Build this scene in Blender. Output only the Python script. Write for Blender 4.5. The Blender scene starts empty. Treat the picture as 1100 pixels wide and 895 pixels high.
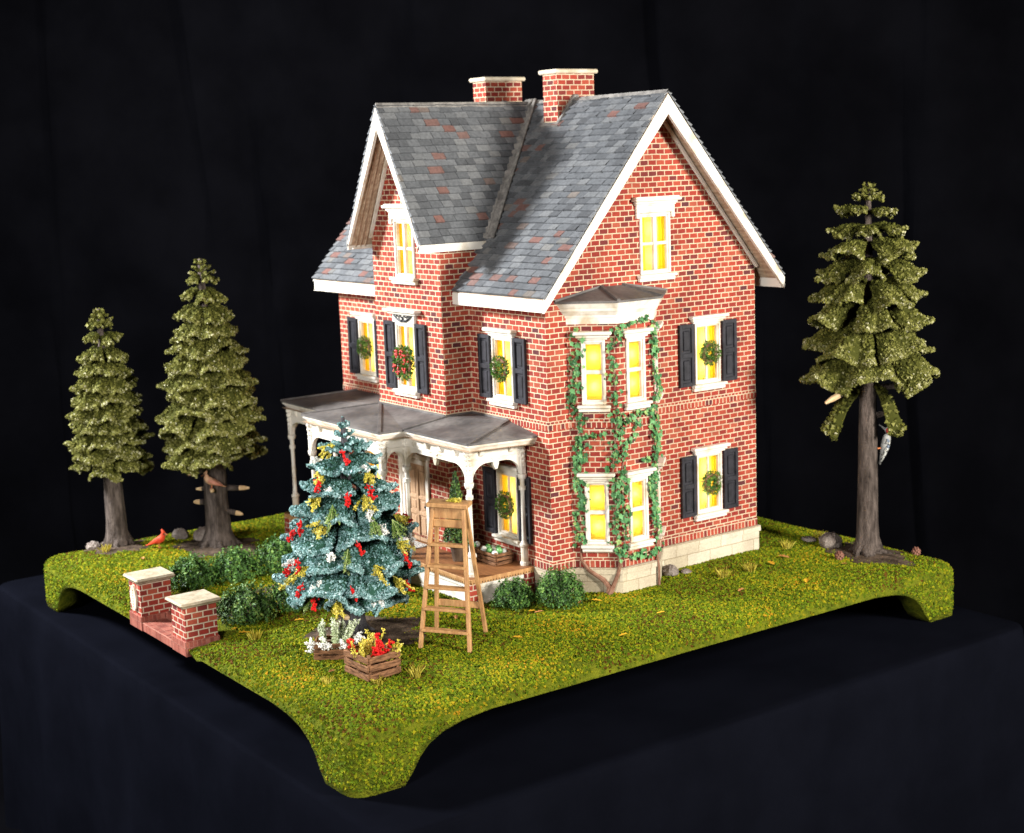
import bpy, math, random
import numpy as np
from mathutils import Vector, Matrix

random.seed(7); rng = np.random.default_rng(11)
SC = bpy.context.scene
COL = SC.collection
PI = math.pi
# ------------------------------------------------------------------ camera
C = Vector((16.6258, -12.4331, 6.1567)); yaw, pit, rol = 0.6179, -0.1679, -0.036
F = Vector((-math.cos(yaw)*math.cos(pit), math.sin(yaw)*math.cos(pit), math.sin(pit)))
R = F.cross(Vector((0, 0, 1))).normalized(); U = R.cross(F)
R2 = math.cos(rol)*R + math.sin(rol)*U; U2 = -math.sin(rol)*R + math.cos(rol)*U
cd = bpy.data.cameras.new('camera'); cam = bpy.data.objects.new('camera', cd); COL.objects.link(cam)
cd.sensor_width = 36; cd.lens = 36*1628.55/1100; cd.clip_end = 300; cd.clip_start = .1
m = Matrix((R2, U2, -F)).transposed().to_4x4(); m.translation = C
cam.matrix_world = m; SC.camera = cam
cd.dof.use_dof = True; cd.dof.focus_distance = 19.2; cd.dof.aperture_fstop = 0.75

SC.view_settings.view_transform = 'Standard'; SC.view_settings.look = 'None'
SC.view_settings.exposure = 0; SC.view_settings.gamma = 1
SC.cycles.use_denoising = True
SC.cycles.max_bounces = 6; SC.cycles.diffuse_bounces = 3; SC.cycles.sample_clamp_indirect = 4
w = bpy.data.worlds.new('World'); SC.world = w; w.use_nodes = True
w.node_tree.nodes['Background'].inputs[0].default_value = (.6, .7, 1, 1)
w.node_tree.nodes['Background'].inputs[1].default_value = 0.004

# ------------------------------------------------------------------ materials
class NT:
    def __init__(s, name):
        s.m = bpy.data.materials.new(name); s.m.use_nodes = True; s.t = s.m.node_tree
        s.b = s.t.nodes['Principled BSDF']
    def n(s, typ, **kw):
        x = s.t.nodes.new(typ)
        for k, v in kw.items():
            if k in x.inputs: x.inputs[k].default_value = v
            else: setattr(x, k, v)
        return x
    def l(s, a, b): s.t.links.new(a, b)
    def ramp(s, fac, stops):
        r = s.t.nodes.new('ShaderNodeValToRGB'); e = r.color_ramp.elements
        while len(e) < len(stops): e.new(.5)
        for el, (p, c) in zip(e, stops): el.position = p; el.color = (*c, 1)
        s.l(fac, r.inputs[0]); return r.outputs[0]
    def mix(s, fac, a, b, mode='MIX'):
        x = s.t.nodes.new('ShaderNodeMix'); x.data_type = 'RGBA'; x.blend_type = mode
        if isinstance(fac, (int, float)): x.inputs[0].default_value = fac
        else: s.l(fac, x.inputs[0])
        for i, v in ((6, a), (7, b)):
            if isinstance(v, tuple): x.inputs[i].default_value = (*v, 1)
            else: s.l(v, x.inputs[i])
        return x.outputs[2]
    def coord(s, which='Object', scale=(1, 1, 1), rot=(0, 0, 0)):
        c = s.t.nodes.new('ShaderNodeTexCoord'); mp = s.t.nodes.new('ShaderNodeMapping')
        mp.inputs['Scale'].default_value = scale; mp.inputs['Rotation'].default_value = rot
        s.l(c.outputs[which], mp.inputs[0]); return mp.outputs[0]
    def noise(s, co, scale, detail=4, rough=.55):
        x = s.n('ShaderNodeTexNoise'); x.inputs['Scale'].default_value = scale; x.inputs['Detail'].default_value = detail
        x.inputs['Roughness'].default_value = rough
        s.l(co, x.inputs['Vector']); return x.outputs['Fac']
    def bump(s, h, st, dist=.02):
        x = s.n('ShaderNodeBump'); x.inputs['Strength'].default_value = st; x.inputs['Distance'].default_value = dist
        s.l(h, x.inputs['Height']); s.l(x.outputs[0], s.b.inputs['Normal'])
    def fin(s, col, rough=.75, spec=.3):
        if isinstance(col, tuple): s.b.inputs['Base Color'].default_value = (*col, 1)
        else: s.l(col, s.b.inputs['Base Color'])
        s.b.inputs['Roughness'].default_value = rough; s.b.inputs['Specular IOR Level'].default_value = spec
        return s.m

def m_brick(name, bw=.154, rh=.077, ms=.0085, stops=None, mortar=(.66, .52, .35)):
    t = NT(name); uv = t.coord('UV')
    nz = t.n('ShaderNodeTexNoise'); nz.inputs['Scale'].default_value = 7; t.l(uv, nz.inputs['Vector'])
    mm = t.n('ShaderNodeMixRGB', blend_type='ADD'); mm.inputs[0].default_value = .012
    t.l(uv, mm.inputs[1]); t.l(nz.outputs['Color'], mm.inputs[2])
    b = t.n('ShaderNodeTexBrick'); b.offset = .5
    for k, v in (('Scale', 1), ('Mortar Size', ms), ('Mortar Smooth', .25), ('Brick Width', bw), ('Row Height', rh), ('Bias', 0)): b.inputs[k].default_value = v
    b.inputs['Color1'].default_value = (0, 0, 0, 1); b.inputs['Color2'].default_value = (1, 1, 1, 1); b.inputs['Mortar'].default_value = (.5, .5, .5, 1)
    t.l(mm.outputs[0], b.inputs['Vector'])
    bw_ = t.n('ShaderNodeRGBToBW'); t.l(b.outputs['Color'], bw_.inputs[0])
    stops = stops or [(0, (.10, .026, .03)), (.05, (.18, .028, .025)), (.14, (.24, .032, .022)), (.35, (.30, .033, .022)), (.7, (.37, .052, .027)), (1, (.39, .09, .05))]
    bc = t.ramp(bw_.outputs[0], stops)
    n2 = t.noise(uv, 38, 5); bc = t.mix(.4, bc, t.ramp(n2, [(.3, (.35, .3, .3)), (.7, (1, 1, 1))]), 'MULTIPLY')
    mo = t.ramp(t.noise(uv, 9), [(.3, tuple(c*.72 for c in mortar)), (.65, mortar)])
    col = t.mix(b.outputs['Fac'], bc, mo)
    gr = t.ramp(t.noise(uv, 1.7, 6, .6), [(.3, (.62, .56, .54)), (.55, (1, 1, 1))])   # grime patches
    col = t.mix(.7, col, gr, 'MULTIPLY')
    inv = t.n('ShaderNodeMath', operation='SUBTRACT'); inv.inputs[0].default_value = 1; t.l(b.outputs['Fac'], inv.inputs[1])
    add = t.n('ShaderNodeMath', operation='MULTIPLY_ADD'); t.l(n2, add.inputs[0]); add.inputs[1].default_value = .5; t.l(inv.outputs[0], add.inputs[2])
    t.bump(add.outputs[0], .6, .012)
    return t.fin(col, .8, .25)

def m_plain(name, c1, c2, scale=6, rough=.7, spec=.3, bump=.25, stretch=(1, 1, 1), dist=.01, lo=.35, hi=.65, fine=None):
    t = NT(name); co = t.coord('Object', stretch)
    n = t.noise(co, scale, 6); col = t.ramp(n, [(lo, c1), (hi, c2)])
    if fine:
        col = t.mix(.5, col, t.ramp(t.noise(co, fine, 3), [(.35, (.55, .55, .55)), (.6, (1, 1, 1))]), 'MULTIPLY')
    if bump: t.bump(t.noise(co, scale*5, 4), bump, dist)
    return t.fin(col, rough, spec)

def m_attr(name, stops, rough=.85, spec=.15, transl=0, nz=.0, bump=0):
    t = NT(name); a = t.n('ShaderNodeAttribute'); a.attribute_name = 'rnd'
    col = t.ramp(a.outputs['Fac'], stops)
    if nz:
        col = t.mix(nz, col, t.ramp(t.noise(t.coord('Object'), 22, 4), [(.3, (.45, .45, .45)), (.65, (1, 1, 1))]), 'MULTIPLY')
    if bump: t.bump(t.noise(t.coord('Object'), 60, 4), bump, .01)
    t.fin(col, rough, spec)
    return t.m

def m_transl(name, col, tint=None):
    t = NT(name); tr = t.n('ShaderNodeBsdfTranslucent'); df = t.n('ShaderNodeBsdfDiffuse'); mx = t.n('ShaderNodeMixShader')
    tr.inputs[0].default_value = (*col, 1); df.inputs[0].default_value = (*(tint or col), 1); mx.inputs[0].default_value = .10
    wv = t.n('ShaderNodeTexWave'); wv.inputs['Scale'].default_value = 4; wv.inputs['Distortion'].default_value = 1.5
    t.l(t.coord('UV', (3, .3, 1)), wv.inputs['Vector'])
    c = t.mix(.22, col, t.ramp(wv.outputs[0], [(0, tuple(x*.6 for x in col)), (1, col)])); t.l(c, tr.inputs[0])
    t.l(tr.outputs[0], mx.inputs[1]); t.l(df.outputs[0], mx.inputs[2])
    t.l(mx.outputs[0], t.t.nodes['Material Output'].inputs[0]); return t.m

def m_glass(name):
    t = NT(name); tr = t.n('ShaderNodeBsdfTransparent'); gl = t.n('ShaderNodeBsdfGlossy'); mx = t.n('ShaderNodeMixShader')
    tr.inputs[0].default_value = (1, .99, .96, 1); gl.inputs['Roughness'].default_value = .12; mx.inputs[0].default_value = .035
    t.l(tr.outputs[0], mx.inputs[1]); t.l(gl.outputs[0], mx.inputs[2])
    t.l(mx.outputs[0], t.t.nodes['Material Output'].inputs[0]); return t.m

M = {}
M['brick'] = m_brick('red_brick')
M['soldier'] = m_brick('soldier_brick', .072, .125, .008)
M['chimbrick'] = m_brick('chimney_brick', .15, .077, .0085)
M['pierbrick'] = m_brick('pier_brick', .155, .083, .0095, mortar=(.6, .48, .35))
M['pier_cap'] = m_plain('pier_cap_stone', (.33, .265, .17), (.50, .43, .31), 6, .75, .25, .5, lo=.3, hi=.6, fine=30)
M['stone'] = m_brick('foundation_stone', .46, .19, .005, [(0, (.52, .45, .31)), (.5, (.62, .555, .41)), (1, (.68, .62, .48))], (.36, .28, .17))
M['white'] = m_plain('white_paint', (.48, .39, .26), (.70, .655, .57), 3.5, .55, .3, .15, lo=.3, hi=.5)
M['cream'] = m_plain('cream_cap', (.46, .37, .24), (.66, .585, .45), 5, .7, .3, .4, lo=.3, hi=.6)
M['soffit'] = m_plain('soffit_wood', (.30, .20, .13), (.48, .36, .25), 3, .8, .2, .3, (1, 6, 6))
M['shutter'] = m_plain('charcoal_shutter', (.012, .0115, .0145), (.027, .026, .032), 8, .55, .35, .2)
M['black'] = m_plain('black_iron', (.01, .01, .012), (.03, .03, .033), 8, .5, .4, .1)
M['shingle'] = m_attr('slate', [(0, (.10, .104, .11)), (.3, (.135, .142, .15)), (.6, (.17, .177, .185)), (.86, (.205, .21, .212)), (.9, (.21, .195, .17)), (.93, (.21, .125, .108)), (1, (.23, .115, .095))], .75, .3, nz=.6, bump=.4)
M['slate_trim'] = m_plain('weathered_flashing', (.14, .13, .12), (.32, .30, .27), 7, .75, .25, .4, (1, 1, 1), fine=30)
M['lead'] = m_plain('porch_roof_metal', (.068, .061, .058), (.165, .15, .138), 1.8, .6, .4, .15, fine=14)
M['wood'] = m_plain('deck_wood', (.15, .058, .019), (.27, .11, .036), 2.5, .55, .35, .2, (1, 14, 1), fine=20)
M['ladder'] = m_plain('ladder_wood', (.38, .185, .07), (.55, .31, .125), 3, .6, .3, .2, (6, 6, 1), fine=25)
M['crate'] = m_plain('crate_wood', (.07, .03, .013), (.29, .14, .065), 9, .75, .2, .5, (1, 1, 5), fine=40)
M['door'] = m_plain('door_wood', (.33, .20, .11), (.46, .30, .18), 3, .55, .35, .2, (8, 8, 1))
M['bark'] = m_plain('bark', (.045, .034, .028), (.165, .13, .11), 9, .9, .15, 1.0, (1.6, 1.6, .35), .05, .35, .68, fine=26)
M['bark_dark'] = m_plain('spruce_bark', (.035, .032, .036), (.10, .095, .10), 9, .9, .15, 1.0, (1.6, 1.6, .4), .04)
M['cutwood'] = m_plain('cut_wood', (.5, .32, .16), (.68, .5, .3), 8, .8, .2, .2)
M['soil'] = m_plain('soil', (.035, .024, .016), (.12, .085, .06), 5, .95, .1, .8, dist=.03, fine=40)
M['turf'] = m_plain('turf', (.07, .095, .006), (.16, .17, .010), 7, .95, .08, 1.0, dist=.05, fine=45)
M['grass'] = m_attr('turf_crumb', [(0, (.09, .04, .006)), (.08, (.05, .075, .004)), (.35, (.082, .132, .0045)), (.62, (.158, .185, .0055)), (.86, (.275, .225, .008)), (1, (.40, .20, .012))], .9, .1)
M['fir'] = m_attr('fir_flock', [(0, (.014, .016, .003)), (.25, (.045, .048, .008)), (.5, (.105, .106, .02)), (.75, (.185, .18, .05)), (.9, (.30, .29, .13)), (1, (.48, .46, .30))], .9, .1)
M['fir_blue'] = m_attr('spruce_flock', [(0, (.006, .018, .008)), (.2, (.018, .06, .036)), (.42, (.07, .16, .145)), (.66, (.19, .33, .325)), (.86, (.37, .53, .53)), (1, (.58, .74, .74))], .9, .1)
M['box'] = m_attr('boxwood_leaf', [(0, (.007, .022, .004)), (.4, (.027, .075, .011)), (.75, (.065, .16, .024)), (1, (.17, .28, .05))], .6, .3)
M['boxlite'] = m_attr('shrub_leaf', [(0, (.01, .027, .007)), (.4, (.035, .085, .016)), (.75, (.09, .18, .035)), (1, (.24, .31, .07))], .6, .3)
M['ivy'] = m_attr('ivy_leaf', [(0, (.02, .085, .022)), (.5, (.055, .19, .06)), (.85, (.115, .30, .10)), (1, (.26, .36, .10))], .55, .35)
M['vine'] = m_plain('vine_stem', (.16, .075, .045), (.28, .15, .10), 12, .85, .2, .6)
M['wreath'] = m_attr('wreath_leaf', [(0, (.02, .06, .01)), (.4, (.06, .17, .025)), (.75, (.14, .28, .045)), (.93, (.22, .31, .07)), (1, (.28, .11, .07))], .6, .25)
M['red'] = m_plain('red_berry', (.45, .006, .006), (.62, .012, .010), 20, .35, .5, 0)
M['yellow'] = m_attr('yellow_sprig', [(0, (.12, .16, .02)), (.4, (.38, .34, .04)), (.75, (.68, .55, .08)), (1, (.8, .72, .25))], .8, .15)
M['pale'] = m_attr('white_blossom', [(0, (.4, .42, .3)), (.5, (.75, .74, .68)), (1, (.86, .85, .82))], .8, .15)
M['green_sprig'] = m_attr('green_sprig', [(0, (.05, .11, .02)), (.5, (.15, .24, .05)), (1, (.42, .48, .2))], .8, .15)
M['palegreen'] = m_attr('pale_green_sprig', [(0, (.2, .28, .1)), (.5, (.45, .52, .3)), (1, (.75, .78, .65))], .8, .15)
M['tuft'] = m_attr('dry_tuft', [(0, (.2, .16, .02)), (.5, (.42, .34, .04)), (1, (.6, .52, .1))], .85, .1)
M['leaf_yellow'] = m_plain('yellow_leaf', (.6, .3, .02), (.75, .45, .03), 14, .6, .3, .2)
M['leaf_brown'] = m_plain('brown_leaf', (.35, .13, .04), (.5, .24, .09), 14, .6, .3, .2)
M['rock'] = m_plain('rock', (.13, .10, .085), (.34, .29, .25), 7, .9, .2, .8, dist=.03, fine=40)
M['cone'] = m_plain('pine_cone', (.13, .05, .035), (.3, .15, .1), 12, .8, .2, .5)
M['cardinal'] = m_plain('red_feather', (.5, .03, .012), (.68, .09, .03), 12, .6, .3, .3)
M['tanbird'] = m_plain('tan_feather', (.42, .22, .12), (.55, .33, .2), 12, .6, .3, .3)
M['beak'] = m_plain('orange_beak', (.55, .16, .05), (.6, .2, .07), 12, .4, .4, 0)
M['rosybird'] = m_plain('rosy_feather', (.45, .17, .11), (.55, .27, .18), 12, .6, .3, .3)
M['redcap'] = m_plain('crimson_feather', (.5, .02, .03), (.6, .05, .05), 12, .6, .3, .2)
M['greybird'] = m_plain('pale_feather', (.2, .2, .19), (.34, .34, .32), 12, .6, .3, .3)
M['barred'] = m_plain('barred_feather', (.02, .02, .02), (.42, .42, .39), 30, .6, .3, .2, (1, 1, 1.6), lo=.45, hi=.52)
M['bluewing'] = m_plain('slate_wing', (.05, .07, .10), (.2, .24, .3), 14, .6, .3, .2)
M['cloth'] = m_plain('black_cloth', (.0028, .0031, .0050), (.0037, .0041, .0067), .8, 1, .0, .35, dist=.01, fine=120)
M['backdrop'] = m_plain('black_backdrop', (.0016, .0016, .0021), (.0026, .0026, .0034), .5, 1, .0, .1)
M['sheer'] = m_transl('lit_sheer', (.98, .78, .17))
M['drape'] = m_transl('amber_drape', (.97, .70, .045))
M['shade'] = m_transl('lit_shade', (.98, .66, .08))
M['glass'] = m_glass('window_glass')
M['lamp_inner'] = m_plain('light_box_inner', (.6, .45, .2), (.66, .5, .24), 3, .9, .1, 0)
M['dark_wood'] = m_plain('planter', (.05, .03, .02), (.12, .08, .05), 6, .7, .3, .2)
M['matpale'] = m_brick('door_mat', .06, .045, .012, [(0, (.02, .02, .02)), (1, (.04, .04, .04))], (.62, .6, .55))
M['ornw'] = m_plain('pale_bauble', (.6, .62, .55), (.78, .78, .72), 20, .3, .5, 0)
M['orng'] = m_plain('green_bauble', (.05, .22, .05), (.2, .45, .15), 20, .35, .5, 0)

# ------------------------------------------------------------------ mesh building
def V(*a): return Vector(a)
class MB:
    def __init__(s): s.v = []; s.f = []; s.r = []; s.uv = {}
    def add(s, verts, faces, rnd=None):
        o = len(s.v); s.v += [tuple(p) for p in verts]
        for f in faces:
            s.f.append([i+o for i in f]); s.r.append(random.random() if rnd is None else rnd)
    def quad(s, *p, rnd=None): s.add(p, [list(range(len(p)))], rnd); return s
    def box(s, x0, x1, y0, y1, z0, z1, mat=None, rnd=None):
        v = [V(x, y, z) for z in (z0, z1) for y in (y0, y1) for x in (x0, x1)]
        if mat: v = [mat @ p for p in v]
        s.add(v, [[0, 2, 3, 1], [4, 5, 7, 6], [0, 1, 5, 4], [2, 6, 7, 3], [0, 4, 6, 2], [1, 3, 7, 5]], random.random() if rnd is None else rnd); return s
    def bbox(s, x0, x1, y0, y1, z0, z1, b=.012, mat=None):   # box with chamfered edges
        bm_v = []
        for sx, x in ((1, x0), (-1, x1)):
            for sy, y in ((1, y0), (-1, y1)):
                for sz, z in ((1, z0), (-1, z1)):
                    bm_v += [V(x, y+sy*b, z+sz*b), V(x+sx*b, y, z+sz*b), V(x+sx*b, y+sy*b, z)]
        if mat: bm_v = [mat @ p for p in bm_v]
        I = lambda i, j, k, a: (i*4+j*2+k)*3+a
        f = []
        f += [[I(i,0,0,0), I(i,0,1,0), I(i,1,1,0), I(i,1,0,0)] for i in (0, 1)]
        f += [[I(0,j,0,1), I(0,j,1,1), I(1,j,1,1), I(1,j,0,1)] for j in (0, 1)]
        f += [[I(0,0,k,2), I(0,1,k,2), I(1,1,k,2), I(1,0,k,2)] for k in (0, 1)]
        for i in (0, 1):
            for j in (0, 1):
                f.append([I(i,j,0,0), I(i,j,1,0), I(i,j,1,1), I(i,j,0,1)])
                f.append([I(i,0,j,0), I(i,1,j,0), I(i,1,j,2), I(i,0,j,2)])
                f.append([I(0,i,j,1), I(1,i,j,1), I(1,i,j,2), I(0,i,j,2)])
                for k in (0, 1): f.append([I(i,j,k,0), I(i,j,k,1), I(i,j,k,2)])
        s.add(bm_v, f, random.random()); return s
    def bar(s, a, b, wx, wz, up=(0, 0, 1), b_=0):             # box beam from a to b
        a, b = Vector(a), Vector(b); d = (b-a); L = d.length; d.normalize(); up = Vector(up)
        x = d.cross(up)
        if x.length < 1e-4: x = d.cross(V(1, 0, 0))
        x.normalize(); z = x.cross(d)
        mt = Matrix((d, x, z)).transposed().to_4x4(); mt.translation = a
        (s.bbox(0, L, -wx/2, wx/2, -wz/2, wz/2, b_, mt) if b_ else s.box(0, L, -wx/2, wx/2, -wz/2, wz/2, mt)); return s
    def prism(s, poly, h, mat=None, rnd=None):                # poly list of 3d pts, extruded by vector h
        n = len(poly); h = Vector(h); p = [Vector(q) for q in poly]; v = p + [q+h for q in p]
        if mat: v = [mat @ q for q in v]
        s.add(v, [list(range(n))[::-1], list(range(n, 2*n))] + [[i, (i+1) % n, n+(i+1) % n, n+i] for i in range(n)], rnd); return s
    def tube(s, pts, rad, n=8, cap=True, wob=None):
        pts = [Vector(p) for p in pts]; rings = []
        for i, p in enumerate(pts):
            d = (pts[min(i+1, len(pts)-1)]-pts[max(i-1, 0)]).normalized()
            a = d.cross(V(0, 0, 1))
            if a.length < .05: a = V(1, 0, 0)
            a.normalize(); b = d.cross(a); r = rad[i] if isinstance(rad, (list, tuple)) else rad
            rings.append([p+(a*math.cos(2*PI*k/n)+b*math.sin(2*PI*k/n))*(r*(wob(i, k) if wob else 1)) for k in range(n)])
        v = [q for r_ in rings for q in r_]; f = []
        for i in range(len(pts)-1):
            for k in range(n): f.append([i*n+k, i*n+(k+1) % n, (i+1)*n+(k+1) % n, (i+1)*n+k])
        if cap: f += [list(range(n))[::-1], [(len(pts)-1)*n+k for k in range(n)]]
        s.add(v, f, random.random()); return s
    def lathe(s, cx, cy, prof, n=12):                          # prof: (z, r)
        v = [V(cx+r*math.cos(2*PI*k/n), cy+r*math.sin(2*PI*k/n), z) for z, r in prof for k in range(n)]; f = []
        for i in range(len(prof)-1):
            for k in range(n): f.append([i*n+k, i*n+(k+1) % n, (i+1)*n+(k+1) % n, (i+1)*n+k])
        f += [list(range(n))[::-1], [(len(prof)-1)*n+k for k in range(n)]]; s.add(v, f); return s
    def ball(s, c, r, n=6, sq=(1, 1, 1), jit=0):
        c = Vector(c); v = [c+V(0, 0, -r*sq[2])]; f = []
        for i in range(1, n):
            th = PI*i/n
            for k in range(2*n):
                a = PI*k/n; j = 1+random.uniform(-jit, jit)
                v.append(c+V(r*j*math.sin(th)*math.cos(a)*sq[0], r*j*math.sin(th)*math.sin(a)*sq[1], -r*j*math.cos(th)*sq[2]))
        v.append(c+V(0, 0, r*sq[2])); m2 = 2*n
        for k in range(m2): f.append([0, 1+(k+1) % m2, 1+k]); f.append([len(v)-1, 1+(n-2)*m2+k, 1+(n-2)*m2+(k+1) % m2])
        for i in range(n-2):
            for k in range(m2): f.append([1+i*m2+k, 1+i*m2+(k+1) % m2, 1+(i+1)*m2+(k+1) % m2, 1+(i+1)*m2+k])
        s.add(v, f, random.random()); return s
    def crumbs(s, P, N, size, rnd, flat=.6):                   # small tetrahedral crumbs sitting at points P along normals N
        P = np.asarray(P, float); n = len(P)
        if not n: return s
        D = np.array([[1, 0, -.35], [-.5, .87, -.35], [-.5, -.87, -.35], [0, 0, .9]])
        a = rng.uniform(0, 2*PI, n); tl = rng.normal(0, .5, (n, 3)); N = np.asarray(N, float)+tl; N /= np.linalg.norm(N, axis=1)[:, None]
        T = np.cross(N, rng.normal(size=(n, 3))); T /= np.linalg.norm(T, axis=1)[:, None]; B = np.cross(N, T)
        sz = np.broadcast_to(size, (n,))*rng.uniform(.65, 1.35, n)
        verts = P[:, None, :]+sz[:, None, None]*(D[None, :, 0:1]*T[:, None]+D[None, :, 1:2]*B[:, None]+D[None, :, 2:3]*N[:, None]*flat*1.4)
        o = len(s.v); s.v += [tuple(q) for q in verts.reshape(-1, 3).tolist()]
        rl = np.asarray(rnd).tolist()
        for i in range(n):
            b = o+4*i; s.f += [[b, b+1, b+3], [b+1, b+2, b+3], [b+2, b, b+3]]; s.r += [rl[i]]*3
        return s
    def leaves(s, P, N, size, rnd, asp=.55):                   # small pointed leaves
        P = np.asarray(P, float); n = len(P); N = np.asarray(N, float)+rng.normal(0, .55, (n, 3)); N /= np.linalg.norm(N, axis=1)[:, None]
        T = np.cross(N, rng.normal(size=(n, 3))); T /= np.linalg.norm(T, axis=1)[:, None]; B = np.cross(N, T)
        sz = np.broadcast_to(size, (n,))*rng.uniform(.7, 1.3, n); rl = np.asarray(rnd).tolist()
        D = np.array([[-.5, 0, 0], [0, asp*.5, .1], [.55, 0, -.05], [0, -asp*.5, .1]])
        verts = P[:, None, :]+sz[:, None, None]*(D[None, :, 0:1]*T[:, None]+D[None, :, 1:2]*B[:, None]+D[None, :, 2:3]*N[:, None])
        o = len(s.v); s.v += [tuple(q) for q in verts.reshape(-1, 3).tolist()]
        for i in range(n):
            b = o+4*i; s.f.append([b, b+1, b+2, b+3]); s.r.append(rl[i])
        return s
    def spikes(s, P, N, size, rnd, asp=.4):                    # leaves that point outwards along N
        for p, q, r_ in zip(P, N, rnd):
            p, q = Vector(p), (Vector(q)+V(random.gauss(0, .6), random.gauss(0, .6), random.gauss(0, .6))).normalized(); sd = q.cross(V(random.gauss(0, 1), random.gauss(0, 1), random.gauss(0, 1))).normalized()
            l_ = size*random.uniform(.6, 1.3); up = sd.cross(q)*l_*.15
            s.add([p, p+q*l_*.5+sd*l_*asp*.5+up, p+q*l_, p+q*l_*.5-sd*l_*asp*.5+up], [[0, 1, 2, 3]], float(r_))
        return s
    def build(s, name, mat, parent=None, smooth=False, loc=None):
        base = Vector((0, 0, 0)); par = parent
        while par is not None: base += par.location; par = par.parent
        own = Vector(loc) if loc is not None else Vector((0, 0, 0))
        va = np.array([tuple(p) for p in s.v], np.float32)
        me = bpy.data.meshes.new(name)
        ls = np.array([len(f) for f in s.f], np.int32); li = np.concatenate([np.array(f, np.int32) for f in s.f]) if len(s.f) < 3000 else np.fromiter((i for f in s.f for i in f), np.int32)
        st = np.zeros(len(ls), np.int32); st[1:] = np.cumsum(ls)[:-1]
        vl = va - np.array(base+own, np.float32)
        me.vertices.add(len(va)); me.vertices.foreach_set('co', vl.ravel())
        me.loops.add(len(li)); me.loops.foreach_set('vertex_index', li)
        me.polygons.add(len(ls)); me.polygons.foreach_set('loop_start', st)
        me.update(calc_edges=True); me.validate()
        if len(me.polygons) == len(s.r):
            at = me.attributes.new('rnd', 'FLOAT', 'FACE'); at.data.foreach_set('value', np.array(s.r, np.float32))
        # box-projected UVs in world units
        if len(me.polygons) < 60000:
            uvl = me.uv_layers.new(name='UVMap')
            nn = np.zeros(len(me.polygons)*3, np.float32); me.polygons.foreach_get('normal', nn); nn = nn.reshape(-1, 3)
            lt = np.zeros(len(me.polygons), np.int32); me.polygons.foreach_get('loop_total', lt)
            nl = np.repeat(nn, lt, axis=0)
            lv = np.zeros(len(me.loops), np.int32); me.loops.foreach_get('vertex_index', lv); p = va[lv]
            h = np.hypot(nl[:, 0], nl[:, 1]); ho = np.abs(nl[:, 2]) > .9
            hh = np.maximum(h, 1e-6); u = (-nl[:, 1]*p[:, 0]+nl[:, 0]*p[:, 1])/hh; vv = p[:, 2].copy()
            u[ho] = p[ho, 0]; vv[ho] = p[ho, 1]
            uvl.data.foreach_set('uv', np.stack([u, vv], 1).astype(np.float32).ravel())
        me.polygons.foreach_set('use_smooth', np.full(len(me.polygons), bool(smooth)))
        me.materials.append(M[mat] if isinstance(mat, str) else mat)
        o = bpy.data.objects.new(name, me); COL.objects.link(o)
        if parent is not None: o.parent = parent
        o.location = own
        return o
def tag(o, label, cat, group=None):
    o['label'] = label; o['category'] = cat
    if group: o['group'] = group
    return o
def thing(name, label, cat, loc=(0, 0, 0), group=None):
    o = bpy.data.objects.new(name, None); o.empty_display_size = .1; COL.objects.link(o); o.location = loc
    return tag(o, label, cat, group)
def structure(o): o['kind'] = 'structure'; return o
def copy_thing(src, loc, label, rotz=0, scale=1):
    c = src.copy(); COL.objects.link(c); c.location = loc; c.rotation_euler = (0, 0, rotz); c.scale = (scale,)*3; c['label'] = label
    for ch in src.children:
        d = ch.copy(); COL.objects.link(d); d.parent = c
        for g in ch.children:
            e = g.copy(); COL.objects.link(e); e.parent = d
    return c

# ------------------------------------------------------------------ setting: table, backdrop, ground
X0, X1, Y0, Y1 = -7.86, 2.50, -4.74, 5.78
def rr_clamp(x, y, r):
    cx = min(max(x, X0+r), X1-r); cy = min(max(y, Y0+r), Y1-r); dx, dy = x-cx, y-cy; d = math.hypot(dx, dy)
    return cx, cy, dx, dy, d
def ss(a, b, x):
    t = min(max((x-a)/(b-a), 0), 1); return t*t*(3-2*t)
def top_z(x, y):
    r = .28; cx, cy, dx, dy, d = rr_clamp(x, y, r)
    e = r-d if (dx or dy) else min(x-X0, X1-x, y-Y0, Y1-y)
    e = max(e, 0); e = min(e, min(x-X0, X1-x, y-Y0, Y1-y)) if d == 0 else e
    z = 0
    if e < .45: q = 1-e/.45; z = -.21*(1-math.sqrt(max(0, 1-q*q)))
    # sunken entrance walk between the gate piers
    pw = ss(-4.0, -3.7, x)*(1-ss(-1.75, -1.35, x))*(1-ss(-3.6, -2.4, y))
    z = z*(1-.0*pw) - .07*pw
    gate = ss(-3.95, -3.85, x)*(1-ss(-1.8, -1.68, x))*(1-ss(-4.3, -4.1, y))
    z = z*(1-gate) + gate*(-.16)
    # gentle mounds in the lawn
    z += .022*(math.sin(x*1.7+.5)*math.sin(y*1.3)+.6*math.sin(x*3.1+y*2.3))*min(1, e/.5)
    return z
def bot_z(x, y):
    dx = min(x-X0, X1-x); dy = min(y-Y0, Y1-y); d = max(dx, dy)
    return float(np.interp(d, [0, .7, .84, .98, 1.2, 1.5, 1.9, 5], [-.825, -.825, -.58, -.43, -.31, -.24, -.205, -.2]))-.02
def axis(a, b, n):
    e = [0, .012, .03, .06, .1, .15, .21, .28, .36, .45]
    return [a+q for q in e]+list(np.linspace(a+.55, b-.55, n))+[b-q for q in e[::-1]]
gx, gy = axis(X0, X1, 84), axis(Y0, Y1, 84)
mb = MB(); nx, ny = len(gx), len(gy); vv = []
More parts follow.
